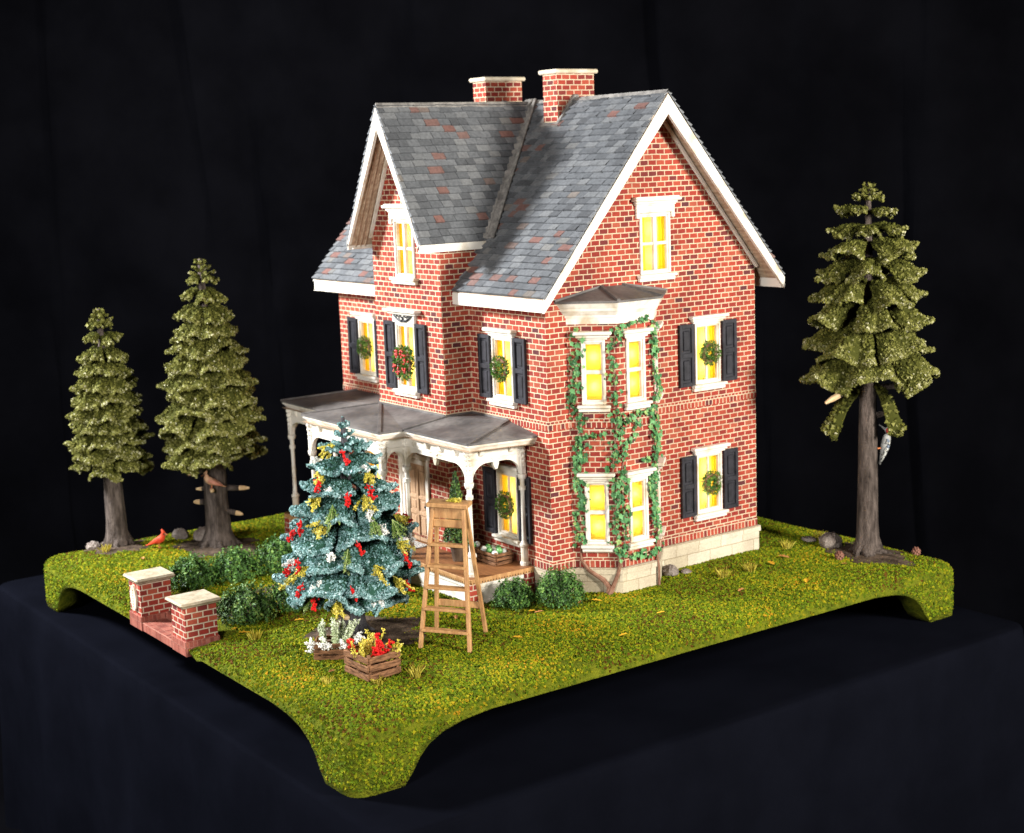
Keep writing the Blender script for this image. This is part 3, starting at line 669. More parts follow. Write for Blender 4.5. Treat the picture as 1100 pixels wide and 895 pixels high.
# ---- windows
LAMPS = []
def frame_mat(w_):
    _, org, ud, nd, uc, hw, z0, z1, kind = w_
    mt = Matrix((ud, nd, V(0, 0, 1))).transposed().to_4x4(); mt.translation = org+ud*uc; return mt    # x: along wall, y: outwards, z up
def ring(mb, x0, x1, z0, z1, t, y0, y1, mt, b=.006):
    mb.bbox(x0, x0+t, y0, y1, z0, z1, b, mt); mb.bbox(x1-t, x1, y0, y1, z0, z1, b, mt)
    mb.bbox(x0+t, x1-t, y0, y1, z0, z0+t, b, mt); mb.bbox(x0+t, x1-t, y0, y1, z1-t, z1, b, mt)
for w_ in WIN:
    name, org, ud, nd, uc, hw, z0, z1, kind = w_; mt = frame_mat(w_)
    mb = MB(); ft = .04 if kind == 'bay' else .034; sf = ft+.022; ring(mb, -hw, hw, z0, z1, ft, -.05, .03, mt); ring(mb, -hw+ft, hw-ft, z0+ft, z1-ft, .022, -.045, .006, mt, .004)
    zm = (z0+z1)/2
    if kind in ('shut', 'swag'): mb.bbox(-.014 if kind == 'shut' else -.03, .014 if kind == 'shut' else .03, -.044, -.004 if kind == 'shut' else .015, z0+sf, z1-sf, .004, mt)
    if kind == 'attic':
        mb.bbox(-.03, .03, -.044, .018, z0+sf, z1-sf, .005, mt)
        for s_ in (-1, 1):
            a, b = sorted((s_*.031, s_*(hw-sf-.001))); mb.bbox(a, b, -.042, .0, zm-.022, zm+.022, .004, mt)
    if kind == 'bay': mb.bbox(-hw+sf+.001, hw-sf-.001, -.042, .0, zm-.028, zm+.028, .004, mt)
    # unseen light box added to confine the lamps (open towards the glass)
    dp = .34 if kind != 'bay' else .22
    wob = mb.build('window', 'white', house)
    lbox = MB(); x0, x1, a, b = -hw+.003, hw-.003, z0+.003, z1-.003
    q = [mt @ V(x, y, z) for y in (-.051, -dp) for x, z in ((x0, a), (x1, a), (x1, b), (x0, b))]
    lbox.add(q, [[0, 1, 5, 4], [1, 2, 6, 5], [2, 3, 7, 6], [3, 0, 4, 7], [4, 5, 6, 7]]); lbox.build('light_box', 'lamp_inner', wob)
    MB().quad(*[mt @ V(x, -.03, z) for x, z in ((-hw+.03, z0+.03), (hw-.03, z0+.03), (hw-.03, z1-.03), (-hw+.03, z1-.03))]).build('pane', 'glass', wob)
    xi = hw-.01
    if kind == 'bay':
        MB().quad(*[mt @ V(x, -.07, z) for x, z in ((-xi, z0+.01), (xi, z0+.01), (xi, z1-.01), (-xi, z1-.01))]).build('window_shade', 'shade', wob)
    else:
        xd = hw*.46
        MB().quad(*[mt @ V(x, -.075, z) for x, z in ((-xd, z0+.01), (xd, z0+.01), (xd, z1-.01), (-xd, z1-.01))]).build('sheer_curtain', 'sheer', wob)
        for s_ in (-1, 1):
            c_ = MB()
            for i in range(6):
                xa, xb = s_*(xd+(xi-xd)*i/6), s_*(xd+(xi-xd)*(i+1)/6); ya, yb = -.07-.012*(i % 2), -.07-.012*((i+1) % 2)
                c_.quad(mt @ V(xa, ya, z0+.01), mt @ V(xb, yb, z0+.01), mt @ V(xb, yb, z1-.01), mt @ V(xa, ya, z1-.01))
            c_.build('curtain', 'drape', wob)
    for zz in (z0+(z1-z0)*.27, z0+(z1-z0)*.73): LAMPS.append((mt @ V(0, -.22 if kind != 'bay' else -.145, zz), .055 if kind != 'bay' else .04, kind))
    # lintel and sill
    mb = MB()
    if kind == 'attic':
        mb.bbox(-.36, .36, .002, .045, z1+.005, z1+.11, .006, mt); mb.bbox(-.37, .37, .002, .06, z1+.11, z1+.13, .004, mt)
        mb.bbox(-.39, .39, .002, .085, z1+.13, z1+.17, .012, mt); mb.bbox(-.43, .43, .002, .13, z1+.17, z1+.215, .012, mt); mb.bbox(-.41, .41, .002, .10, z1+.215, z1+.235, .004, mt)
        for s_ in (-1, 1): mb.bbox(s_*.33-.03, s_*.33+.03, .002, .05, z1-.07, z1+.004, .006, mt)
        lw = .37
    elif kind == 'swag':
        mb.bbox(-.31, .31, .002, .05, z1+.004, z1+.13, .006, mt); mb.bbox(-.40, .40, .002, .09, z1+.13, z1+.17, .012, mt); mb.bbox(-.46, .46, .002, .14, z1+.17, z1+.215, .012, mt); lw = .35
    else:
        lw = .33 if kind == 'shut' else .235
        h_ = .035 if kind == 'shut' else .03
        mb.bbox(-lw+.03, lw-.03, .002, .05, z1+.003, z1+h_, .005, mt); mb.bbox(-lw, lw, .002, .075, z1+h_, z1+.07, .008, mt)
        mb.bbox(-lw-.035, lw+.035, .002, .115, z1+.07, z1+.12, .012, mt); lw += .02 if kind == 'shut' else .02
    lt = mb.build('lintel', 'white', wob)
    mb = MB(); mb.bbox(-lw+.02, lw-.02, .002, .10, z0-.045, z0-.003, .008, mt); mb.bbox(-lw+.035, lw-.035, .002, .065, z0-.10, z0-.045, .008, mt)
    mb.build('sill', 'white', wob)
    if kind == 'swag':       # black scroll-work applied to the lintel
        mb = MB()
        for s_ in (-1, 1):
            pts = [mt @ V(s_*(.03+.24*t), .062, z1+.035+.09*t*t) for t in np.linspace(0, 1, 9)]
            mb.tube(pts, [.016, .018, .02, .018, .017, .016, .014, .012, .008], 6)
            for cxx, czz, r_ in ((.06, .08, .034), (.15, .09, .026), (.22, .12, .018)):
                mb.tube([mt @ V(s_*cxx+r_*math.cos(a), .062, z1+czz+r_*math.sin(a)) for a in np.linspace(0, 5, 9)], .009, 5)
        mb.tube([mt @ V(0, .062, z1+.02), mt @ V(0, .062, z1+.1)], [.016, .01], 6)
        mb.build('scroll_ornament', 'black', wob)
    if kind in ('shut', 'swag'):
        for s_ in (-1, 1):
            mb = MB(); xc = s_*(hw+.03+.148); x0, x1 = xc-.145, xc+.145; ya, yb = .006, .05
            a, b = z0-.01, z1+.01; zm = a+(b-a)*.5
            for p0, p1 in ((x0, x0+.055), (x1-.055, x1)): mb.bbox(p0, p1, ya, yb, a, b, .006, mt)
            for p0, p1 in ((a, a+.06), (zm-.035, zm+.035), (b-.06, b)): mb.bbox(x0+.055, x1-.055, ya, yb-.002, p0, p1, .005, mt)
            for p0, p1 in ((a+.06, zm-.035), (zm+.035, b-.06)):
                mb.box(x0+.05, x1-.05, ya, .018, p0-.005, p1+.005, mt); mb.bbox(x0+.085, x1-.085, .018, .036, p0+.035, p1-.035, .014, mt)
            mb.build('shutter', 'shutter', wob)
for p, r_, kind in LAMPS:
    ld = bpy.data.lights.new('window_lamp', 'POINT'); ld.energy = 2.6 if kind == 'bay' else 3.6; ld.color = (1, .93, .72); ld.shadow_soft_size = r_*.6
    lo = bpy.data.objects.new('window_lamp', ld); COL.objects.link(lo); lo.location = p; lo.parent = None

# ---- door
mtd = Matrix((ux, nY, V(0, 0, 1))).transposed().to_4x4(); mtd.translation = V(-2.81, P_, 0)
mb = MB(); mb.box(-.30, .30, -.07, -.045, .41, 1.62, mtd)
for x0, x1 in ((-.30, -.235), (-.03, .03), (.235, .30)): mb.bbox(x0, x1, -.045, -.02, .41, 1.62, .005, mtd)
for z0, z1 in ((.41, .50), (.82, .88), (1.07, 1.12), (1.54, 1.62)):
    for x0, x1 in ((-.235, -.03), (.03, .235)): mb.bbox(x0, x1, -.045, -.022, z0, z1, .005, mtd)
for z0, z1 in ((.50, .82), (.88, 1.07), (1.12, 1.54)):
    for x0, x1 in ((-.235, -.03), (.03, .235)): mb.bbox(x0+.03, x1-.03, -.045, -.03, z0+.03, z1-.03, .01, mtd)
door = mb.build('door', 'door', house)
MB().ball(mtd @ V(.255, 0, .98), .022, 5).build('handle', 'black', door)
mb = MB()
for s_ in (-1, 1):
    a, b = sorted((s_*.302, s_*.36)); mb.bbox(a, b, -.06, .02, .405, 1.70, .006, mtd); a, b = sorted((s_*.361, s_*.42)); mb.bbox(a, b, .002, .04, .405, 1.72, .006, mtd)
mb.bbox(-.30, .30, -.06, .02, 1.625, 1.70, .006, mtd); mb.bbox(-.46, .46, .002, .06, 1.721, 1.80, .01, mtd)
mb.build('door_frame', 'white', door)

# ---- porch
porch_z = 2.32
OUT = [(-.26, -.0), (-.42, -1.08), (-2.10, -1.08), (-2.12, -1.48), (-4.52, -1.48), (-4.50, -1.08), (-6.05, -1.05), (-5.9, 0)]
zl = lambda x, y: V(x, y, porch_z)
mb = MB(); o = [zl(x, y) for x, y in OUT]
w1, w2, wl, wr = V(-.95, 0, 2.455), V(A_, 0, 2.46), V(B_, 0, 2.46), V(-5.3, 0, 2.455)
b1, b2 = V(A_, P_, 2.462), V(B_, P_, 2.462)
mb.quad(o[0], o[1], w1); mb.quad(o[1], o[2], b1, w2, w1); mb.quad(o[2], o[3], b2, b1); mb.quad(o[3], o[4], b2); mb.quad(o[4], o[5], b2)
mb.quad(o[5], o[6], wr, wl, b2); mb.quad(o[6], o[7], wr)
lip = [p+V(0, 0, -.028) for p in o]
for i in range(7): mb.quad(o[i], o[i+1], lip[i+1], lip[i])
for a, b in ((o[1], w1), (o[3], b2), (o[4], b2), (o[2], b1), (o[6], wr), (o[5], b2)):
    mb.bar(a+V(0, 0, .008), b+V(0, 0, .008), .055, .018, (0, 0, 1), .004)
for a, b in ((w1, w2), (b1, b2), (w2, b1)): mb.bar(a+V(0, -.012, .012), b+V(0, -.012, .012), .03, .03)
pr = mb.build('porch_roof', 'lead', house)
mb = MB(); mb.add([V(p.x, p.y, porch_z-.12) for p in o], [[0, 1, 2, 3, 4, 5, 6, 7]]); mb.build('porch_ceiling', 'soffit', pr)
# crown moulding under the lip, following the outline
def offs(d):    # outline moved inwards by d
    return [(-.26-d, 0), (-.42-d, -1.08+d), (-2.10-d, -1.08+d), (-2.12-d, -1.48+d), (-4.52+d, -1.48+d), (-4.50+d, -1.08+d), (-6.05+d, -1.05+d), (-5.9+d, 0)]
mb = MB()
for d0, d1, z1, z0 in ((.015, .02, -.029, -.06), (.03, .065, -.06, -.11), (.075, .08, -.11, -.135)):
    a = [V(x, y, porch_z+z1) for x, y in offs(d0)]; b = [V(x, y, porch_z+z0) for x, y in offs(d1)]; c = [V(x, y, porch_z+z0) for x, y in offs(d1+.05)]; e = [V(x, y, porch_z+z1) for x, y in offs(d0+.05)]
    mb.add(a+b+c+e, [f for i in range(7) for f in ([i, i+1, 8+i+1, 8+i], [8+i, 8+i+1, 16+i+1, 16+i], [16+i, 16+i+1, 24+i+1, 24+i])])
mb.build('porch_cornice', 'white', pr)
POST = [(-.56, -.08), (-.58, -.98), (-2.22, -.98), (-2.24, -1.38), (-4.40, -1.38), (-4.38, -.98), (-5.92, -.95), (-5.8, -.08)]
for i, (x, y) in enumerate(POST):
    mb = MB()
    mb.lathe(x, y, [(.40, .072), (.44, .072), (.455, .058), (.50, .055), (.66, .055), (.68, .068), (.71, .068), (.73, .05), (.76, .036), (.9, .033), (1.2, .031), (1.45, .031), (1.5, .034), (1.505, .052), (1.56, .054), (1.565, .036), (1.66, .036), (1.665, .055), (1.70, .068), (1.74, .07)], 14)
    po = mb.build('porch_post', 'white', house, smooth=False)
    mb = MB(); mb.bbox(x-.045, x+.045, y-.045, y+.045, 1.741, 2.19, .01)
    for a in range(4):      # scalloped drop on the block's faces
        ca, sa = math.cos(a*PI/2), math.sin(a*PI/2)
        for zz, r_ in ((1.86, .018), (1.93, .024), (2.0, .028), (2.08, .034), (2.15, .04)): mb.ball((x+ca*.045, y+sa*.045, zz), r_, 4)
    mb.build('capital', 'white', po)
def spandrel(p, q, i):
    p, q = V(*p, 0), V(*q, 0); d = q-p; Ln = d.length; d.normalize(); nn = V(d.y, -d.x, 0)*1
    mb = MB(); a0, a1 = .046, Ln-.046; k = 28; th = .035; rad = min(.26, (a1-a0)*.48); top = 2.185
    def zb(t): 
        e = min(t-a0, a1-t)
        if e < rad: q_ = 1-e/rad; return 1.985-.235*(1-math.sqrt(max(0, 1-q_*q_)))
        return 1.985
    ts = sorted({a0+(a1-a0)*j/k for j in range(k+1)} | {a0+rad*(1-math.cos(j*PI/16)) for j in range(9)} | {a1-rad*(1-math.cos(j*PI/16)) for j in range(9)})
    for t0, t1 in zip(ts[:-1], ts[1:]):
        if t1-t0 < 1e-5: continue
        P = lambda t, z, o_: p+d*t+nn*o_+V(0, 0, z)
        vs = [P(t0, zb(t0), th/2), P(t1, zb(t1), th/2), P(t1, top, th/2), P(t0, top, th/2), P(t0, zb(t0), -th/2), P(t1, zb(t1), -th/2), P(t1, top, -th/2), P(t0, top, -th/2)]
        mb.add(vs, [[0, 1, 2, 3], [5, 4, 7, 6], [4, 5, 1, 0]])
        rim = [P(t0, zb(t0)+.003, th/2), P(t1, zb(t1)+.003, th/2), P(t1, zb(t1)+.025, th/2), P(t0, zb(t0)+.025, th/2)]   # raised arch rim, both faces
        for sg in (1, -1):
            o2 = nn*(.014*sg) + (nn*(-th) if sg < 0 else V(0, 0, 0)); r2 = [v_+o2 for v_ in rim]; r1 = [v_+(nn*(-th) if sg < 0 else V(0, 0, 0)) for v_ in rim]
            mb.add(r2+r1, [[0, 1, 2, 3], [0, 4, 5, 1], [3, 2, 6, 7]])
    sp = mb.build('porch_arch', 'white', house)
    for sg in (1, -1):
        mb = MB(); mt = Matrix((d, nn*sg, V(0, 0, 1))).transposed().to_4x4(); mt.translation = p
        mb.bbox(a0, a1, .018, .03, 2.045, 2.065, .004, mt)
        if sg == 1 and Ln > .7:
            for f_ in ((.16, .39, .61, .84) if Ln > 1 else (.22, .78)):
                c_ = f_*Ln; mb.prism([mt @ V(c_-.028, .018, 2.18), mt @ V(c_-.028, .075, 2.18), mt @ V(c_-.028, .05, 2.11), mt @ V(c_-.028, .018, 2.08)], d*.056)
        if sg == 1: mb.build('bracket', 'white', sp)
        else: mb.build('moulding', 'white', sp)
    if Ln > .7:
        c_ = p+d*(Ln/2); mb = MB(); mt = Matrix((d, nn, V(0, 0, 1))).transposed().to_4x4(); mt.translation = c_
        mb.bbox(-.05, .05, -.03, .03, 1.96, 2.02, .008, mt); mb.prism([mt @ V(-.05, -.026, 1.96), mt @ V(.05, -.026, 1.96), mt @ V(.018, -.026, 1.88), mt @ V(-.018, -.026, 1.88)], nn*.052); mb.bbox(-.07, .07, -.034, .034, 2.02, 2.045, .006, mt)
        mb.build('pendant', 'white', sp)
for i in range(7): spandrel(POST[i+1], POST[i], i)
# deck
DK = [(-.40, -.047), (-.43, -1.12), (-2.08, -1.12), (-2.10, -1.52), (-4.52, -1.52), (-4.52, -1.12), (-6.06, -1.1), (-5.95, -.047)]
mb = MB(); mb.prism([V(x, y, .355) for x, y in DK], (0, 0, .045)); dk = mb.build('porch_deck', 'wood', house)
mb = MB()
for i in range(7):
    a, b = V(*DK[i], .372), V(*DK[i+1], .372); mb.bar(a, b, .03, .05, (0, 0, 1), .006)
mb.build('deck_nosing', 'ladder', dk)
mb = MB()
for i in range(7):       # board ends show as a fringe under the nosing
    a, b = V(*DK[i], .338), V(*DK[i+1], .338); nb = int((b-a).length/.045)
    for j in range(nb):
        c_ = a.lerp(b, (j+.5)/nb); dd = (b-a).normalized(); mb.bar(c_-dd*.014, c_+dd*.014, .03, .03)
mb.build('board_ends', 'ladder', dk)['kind'] = 'stuff'
mb = MB(); ins = [(x+(.06 if x < -3.3 else -.06), y+(.06 if y < -.5 else 0)) for x, y in DK]
for z0, z1, d_ in ((-.02, .06, .022), (.06, .25, .0), (.25, .318, .018)):
    for i in range(7):
        a, b = V(*ins[i], (z0+z1)/2), V(*ins[i+1], (z0+z1)/2); mb.bar(a, b, .03+2*d_, z1-z0, (0, 0, 1), .004)
mb.build('porch_skirt', 'white', dk)
for x, y in ((-.49, -1.06), (-.47, -.12), (-2.15, -1.44), (-4.46, -1.46), (-5.98, -1.04)): MB().box(x-.075, x+.075, y-.075, y+.075, -.02, .33).build('deck_pier', 'pierbrick', dk)
for k_ in range(3): MB().bbox(-3.75, -2.55, -1.56-.2*(3-k_)-.0, -1.56-.2*(2-k_), .0 if k_ == 0 else -.02, .11*(k_+1)-.02, .01).build('porch_step', 'wood', dk)
tag(MB().bbox(-3.2, -2.42, -.86, -.53, .402, .416, .004).build('door_mat', 'matpale'), 'black and white patterned mat before the front door', 'mat')

# ------------------------------------------------------------------ ivy on the bay
def bay_pt(face, s, z, off):
    if face == 'L': b, u, nn = BP[0], V(s2, s2, 0), V(s2, -s2, 0)
    elif face == 'F': b, u, nn = BP[1], uy, nX
    else: b, u, nn = V(0, 0, 0), uy, nX
    return b+u*s+nn*off+V(0, 0, z), nn
def ivy(label, paths, stems, loc):
    root = thing('ivy_vine', label, 'ivy', loc); sm = MB(); lf = MB(); tn = MB()
    for pts, rad in stems: sm.tube(pts, rad, 7, wob=lambda i, k: random.uniform(.85, 1.15))
    for face, knots, dens, spread, stem in paths:
        kn0 = [Vector((a, b, 0)) for a, b in knots]; kn = [kn0[0]]; tp = []
        for a, b in zip(kn0[:-1], kn0[1:]):
            ns = max(1, int((b-a).length/.16)); pe = V(-(b-a).y, (b-a).x, 0).normalized()
            for j in range(1, ns+1): kn.append(a.lerp(b, j/ns)+pe*(random.gauss(0, .022) if j < ns else 0))
        for a, b in zip(kn[:-1], kn[1:]):
            Ls = (b-a).length; m_ = max(2, int(Ls/.05))
            for j in range(m_):
                q = a.lerp(b, j/m_)+V(random.uniform(-.012, .012), 0, 0); tp.append(bay_pt(face, q.x, q.y, .02)[0])
            for j in range(int(Ls*dens*random.uniform(.7, 2.3)+random.random())):
                q = a.lerp(b, random.random()); s_ = q.x+random.gauss(0, spread); z = q.y+random.gauss(0, .02)
                c_, nn = bay_pt(face, s_, z, random.uniform(.025, .07)); u = nn.cross(V(0, 0, 1)); up = V(0, 0, 1)
                rot = random.uniform(-.9, .9)+PI; sz = random.choice((.022, .028, .034, .042))*random.uniform(.85, 1.15)
                tilt = (nn+V(random.uniform(-.5, .5), random.uniform(-.5, .5), random.uniform(-.1, .7))).normalized()
                u = tilt.cross(up).normalized(); up2 = u.cross(tilt)
                e1 = u*math.cos(rot)+up2*math.sin(rot)*1; e2 = -u*math.sin(rot)+up2*math.cos(rot)
                prof = [(0, -.7), (.55, -.95), (.6, -.25), (1.05, .1), (.5, .3), (0, 1.25), (-.5, .3), (-1.05, .1), (-.6, -.25), (-.55, -.95)]
                v_ = [c_+(e1*x+e2*y)*sz+tilt*(.012*abs(x)) for x, y in prof]; rv = random.random()
                v_.append(c_+tilt*.004); lf.add(v_, [[10, i, (i+1) % 10] for i in range(10)], rv)
        tp.append(bay_pt(face, kn[-1].x, kn[-1].y, .02)[0]); sm.tube(tp, stem, 5)
    sm.build('vine_stem', 'vine', root); lf.build('ivy_leaves', 'ivy', root)
bl = lambda f, s, z, o=.05: bay_pt(f, s, z, o)[0]
Pb = V(.60, .62, .0)
pA = bl('L', .50, .0, .10)
ivy('green ivy climbing the left and middle of the bay from a forked root', [
  ('L', [(.10, .75), (.10, 1.3), (.14, 1.9), (.12, 2.5), (.08, 2.9), (.10, 3.3), (.13, 3.84)], 40, .055, .012),
  ('L', [(.06, 2.75), (.05, 3.3)], 30, .05, .008), ('L', [(.08, 1.55), (.06, 2.2)], 30, .045, .008),
  ('L', [(.14, 2.2), (.28, 2.31), (.46, 2.30)], 34, .03, .007),
  ('L', [(.62, .62), (.60, 1.1), (.63, 1.6), (.62, 2.3), (.65, 2.75), (.63, 3.3), (.64, 3.82)], 38, .05, .013),
  ('F', [(.02, .5), (.03, .9), (.02, 1.5), (.05, 2.1), (.03, 2.6)], 34, .05, .01),
  ('F', [(.03, 3.82), (.3, 3.87), (.6, 3.88)], 26, .02, .006), ('F', [(.05, 2.15), (.25, 2.25), (.33, 2.5)], 32, .035, .006),
  ('F', [(.03, 2.45), (.2, 2.5), (.28, 2.42)], 30, .04, .006), ('F', [(.05, .62), (.2, .52), (.4, .6)], 30, .04, .006),
 ], [([pA, bl('L', .50, .12, .06), bl('L', .42, .22, .055), bl('L', .22, .36, .06), bl('L', .11, .5, .03), bl('L', .10, .78, .025)], [.045, .038, .034, .03, .026, .02]),
     ([pA, bl('L', .55, .12, .06), bl('L', .63, .3, .055), bl('L', .66, .45, .04), bl('L', .62, .65, .025)], [.04, .035, .03, .026, .02])], pA)
pB = V(.40, 1.72, 0)
ivy('green ivy running straight up the right edge of the bay window', [
  ('F', [(.65, .5), (.63, 1.2), (.66, 1.9), (.65, 2.5), (.66, 3.1), (.65, 3.86)], 56, .035, .012),
  ('F', [(.20, 2.56), (.42, 2.58), (.60, 2.55)], 44, .025, .006), ('F', [(.36, 1.9), (.5, 1.86), (.62, 1.9)], 36, .03, .006), ('F', [(.35, .52), (.5, .47), (.62, .56)], 40, .03, .006), ('F', [(.62, 1.1), (.53, 1.45), (.6, 1.7)], 40, .03, .006),
 ], [([V(.545, 1.50, 0), V(.545, 1.50, .3), bl('F', .635, .55, .02)], [.022, .02, .016])], V(.545, 1.50, 0))

# ------------------------------------------------------------------ wreaths
def wreath(label, w_name, berries=False, r=.122, dz=0, big=1):
    w_ = [q for q in WIN if q[0] == w_name][0]; mt = frame_mat(w_); zc = (w_[6]+w_[7])/2+dz
    c0 = mt @ V(0, .06, zc); root = thing('wreath', label, 'wreath', c0, 'wreaths hung on the windows')
    n_ = 800; th = rng.uniform(0, 2*PI, n_); ph = rng.uniform(0, 2*PI, n_); rr_ = .056*big*np.sqrt(rng.uniform(.2, 1, n_))
    P, N = [], []
    for a, b, q in zip(th, ph, rr_):
        loc = V((r+q*math.cos(b))*math.cos(a), .06+.75*q*math.sin(b)+.01, zc+(r+q*math.cos(b))*math.sin(a)); P.append(mt @ loc)
        N.append((mt.to_3x3() @ V(math.cos(b)*math.cos(a), math.sin(b), math.cos(b)*math.sin(a))))
    mb = MB().spikes(P, N, .042*big, rng.uniform(0, 1, n_), .5)
    mb.build('greenery', 'wreath', root)
    MB().tube([mt @ V(r*math.cos(a), .055, zc+r*math.sin(a)) for a in np.linspace(0, 2*PI, 25)], .026, 6, cap=False).build('ring', 'vine', root)
    if berries:
        for a in (.3, 1.25, 2.1, 3.5, 4.5, 5.6):
            mb = MB()
            for k_ in range(9): mb.ball(mt @ V(r*math.cos(a)+random.gauss(0, .026), .150+random.uniform(-.01, .012), zc+r*math.sin(a)+random.gauss(0, .034)), .016, 4)
            mb.build('berry_cluster', 'red', root)
wreath('large green wreath with red berries on the window under the front gable', 'bay2', True, .165, -.09, 1.4)
wreath('green wreath on the upper shuttered window of the end wall', 'gable_up')
wreath('green wreath on the lower shuttered window of the end wall', 'gable_low')
wreath('green wreath on the upper window right of the projecting bay', 'front_up', r=.125)
wreath('green and plum wreath on the window under the porch roof', 'front_low', r=.13)
wreath('dark green wreath on the upper window left of the projecting bay', 'left_up', r=.125)

# ------------------------------------------------------------------ trees
def bough(mb, base, az, Rr, A, droop, lift, flock, csz=.03, seed=0, crumb_n=1.0):
    """one fan-shaped flocked bough"""
    nr, nt = 7, 9; base = Vector(base); d = V(math.cos(az), math.sin(az), 0); sd = V(-math.sin(az), math.cos(az), 0)
    ph = random.uniform(0, 6.28); ph2 = random.uniform(0, 6.28); fr = random.uniform(3.2, 4.6); am = random.uniform(.04, .07)
    scal = random.uniform(.05, .12); tl = random.uniform(-.10, .10)
    def S(r_, t):
        a = t*A; rad = Rr*r_*(1-.20*t*t+scal*math.sin(fr*1.7*t+ph2)*r_)
        if r_ > .99: rad *= 1+.03*math.sin(13*t+ph)
        z = lift*r_-droop*r_*r_*Rr + am*Rr*math.sin(fr*t+ph)*r_*r_ - .16*Rr*ss(.6, .92, r_) + .03*Rr*ss(.9, 1, r_) - .12*Rr*t*t*r_ + tl*Rr*t*r_ + .022*math.sin(8*t+ph2)*ss(.55, 1, r_)
        return base+d*(rad*math.cos(a))+sd*(rad*math.sin(a))+V(0, 0, z)
    rs = [.04, .25, .45, .63, .8, .93, 1.0]; ts = [-1+2*j/(nt-1) for j in range(nt)]
    top = [S(r_, t) for r_ in rs for t in ts]; thk = .05*Rr**.5
    bot = [S(r_*.985, t*.985)-V(0, 0, thk*(.5+.7*math.sin(PI*min(1, r_*.9)))) for r_ in rs for t in ts]
    o = nr*nt; f = []; rv = []
    for i in range(nr-1):
        for j in range(nt-1):
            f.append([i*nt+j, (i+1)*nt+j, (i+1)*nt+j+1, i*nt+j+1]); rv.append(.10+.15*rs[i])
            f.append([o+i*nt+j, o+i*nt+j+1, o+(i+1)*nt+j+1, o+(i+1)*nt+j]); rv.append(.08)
    edge = [(nr-1)*nt+j for j in range(nt)]
    for j in range(nt-1): f.append([edge[j], o+edge[j], o+edge[j+1], edge[j+1]]); rv.append(.4)
    for j in (0, nt-1):
        for i in range(nr-1): f.append([i*nt+j, o+i*nt+j, o+(i+1)*nt+j, (i+1)*nt+j]); rv.append(.3)
    b0 = len(mb.v); mb.v += [tuple(p) for p in top+bot]; mb.f += [[i+b0 for i in q] for q in f]; mb.r += rv
    area = Rr*Rr*A; nC = int(area/(csz*csz)*1.35*crumb_n); P, N, Rv = [], [], []
    for _ in range(nC):
        r_ = math.sqrt(random.uniform(.01, 1)); t = random.uniform(-1, 1); e = .02
        p = S(r_, t); du = S(min(1, r_+e), t)-S(r_-e, t); dv = S(r_, t+e)-S(r_, t-e); nn = du.cross(dv)
        if nn.z < 0: nn = -nn
        P.append(p+nn.normalized()*.004); N.append(nn.normalized()); Rv.append(min(1, max(0, .08+.16*r_+.36*ss(.5, 1, r_)+random.gauss(.07, .19))))  # tone paints in inner shading and fir highlights, besides dark green and spruce frost
    for _ in range(int(nC*.5)):      # rim (highlight painted on firs, frost on spruce) and underside
        t = random.uniform(-1, 1); q = random.random()
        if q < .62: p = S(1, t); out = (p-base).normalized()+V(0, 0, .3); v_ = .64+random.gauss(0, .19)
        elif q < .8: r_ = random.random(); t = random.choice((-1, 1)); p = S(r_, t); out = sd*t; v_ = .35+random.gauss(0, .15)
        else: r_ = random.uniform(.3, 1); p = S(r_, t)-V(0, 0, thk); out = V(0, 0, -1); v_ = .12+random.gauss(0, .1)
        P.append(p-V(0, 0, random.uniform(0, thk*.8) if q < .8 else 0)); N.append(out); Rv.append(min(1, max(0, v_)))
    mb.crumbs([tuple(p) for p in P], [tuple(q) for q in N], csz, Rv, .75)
def sprout(mb, x, y, z0, z1, Rr, csz, rlo):
    P, N, Rv = [], [], []; k = 4
    tw = [(V(x, y, z0), V(x, y, z1))]
    for lv in range(3):
        zz = z0+(z1-z0)*(.15+.27*lv)
        for j in range(5):
            a = j*2*PI/5+lv; tw.append((V(x, y, zz), V(x+Rr*(1-.28*lv)*math.cos(a), y+Rr*(1-.28*lv)*math.sin(a), zz+Rr*.35)))
    for a, b in tw:
        for _ in range(int((b-a).length/csz*5)):
            t = random.random(); o_ = V(random.gauss(0, 1), random.gauss(0, 1), random.gauss(0, 1)).normalized()
            P.append(tuple(a.lerp(b, t)+o_*csz*.6)); N.append(tuple(o_)); Rv.append(min(1, max(0, rlo+.35*t+random.gauss(0, .15))))
        mb.tube([a, b], [csz*.5, csz*.3], 5)
    mb.crumbs(P, N, csz*.8, Rv, .8)
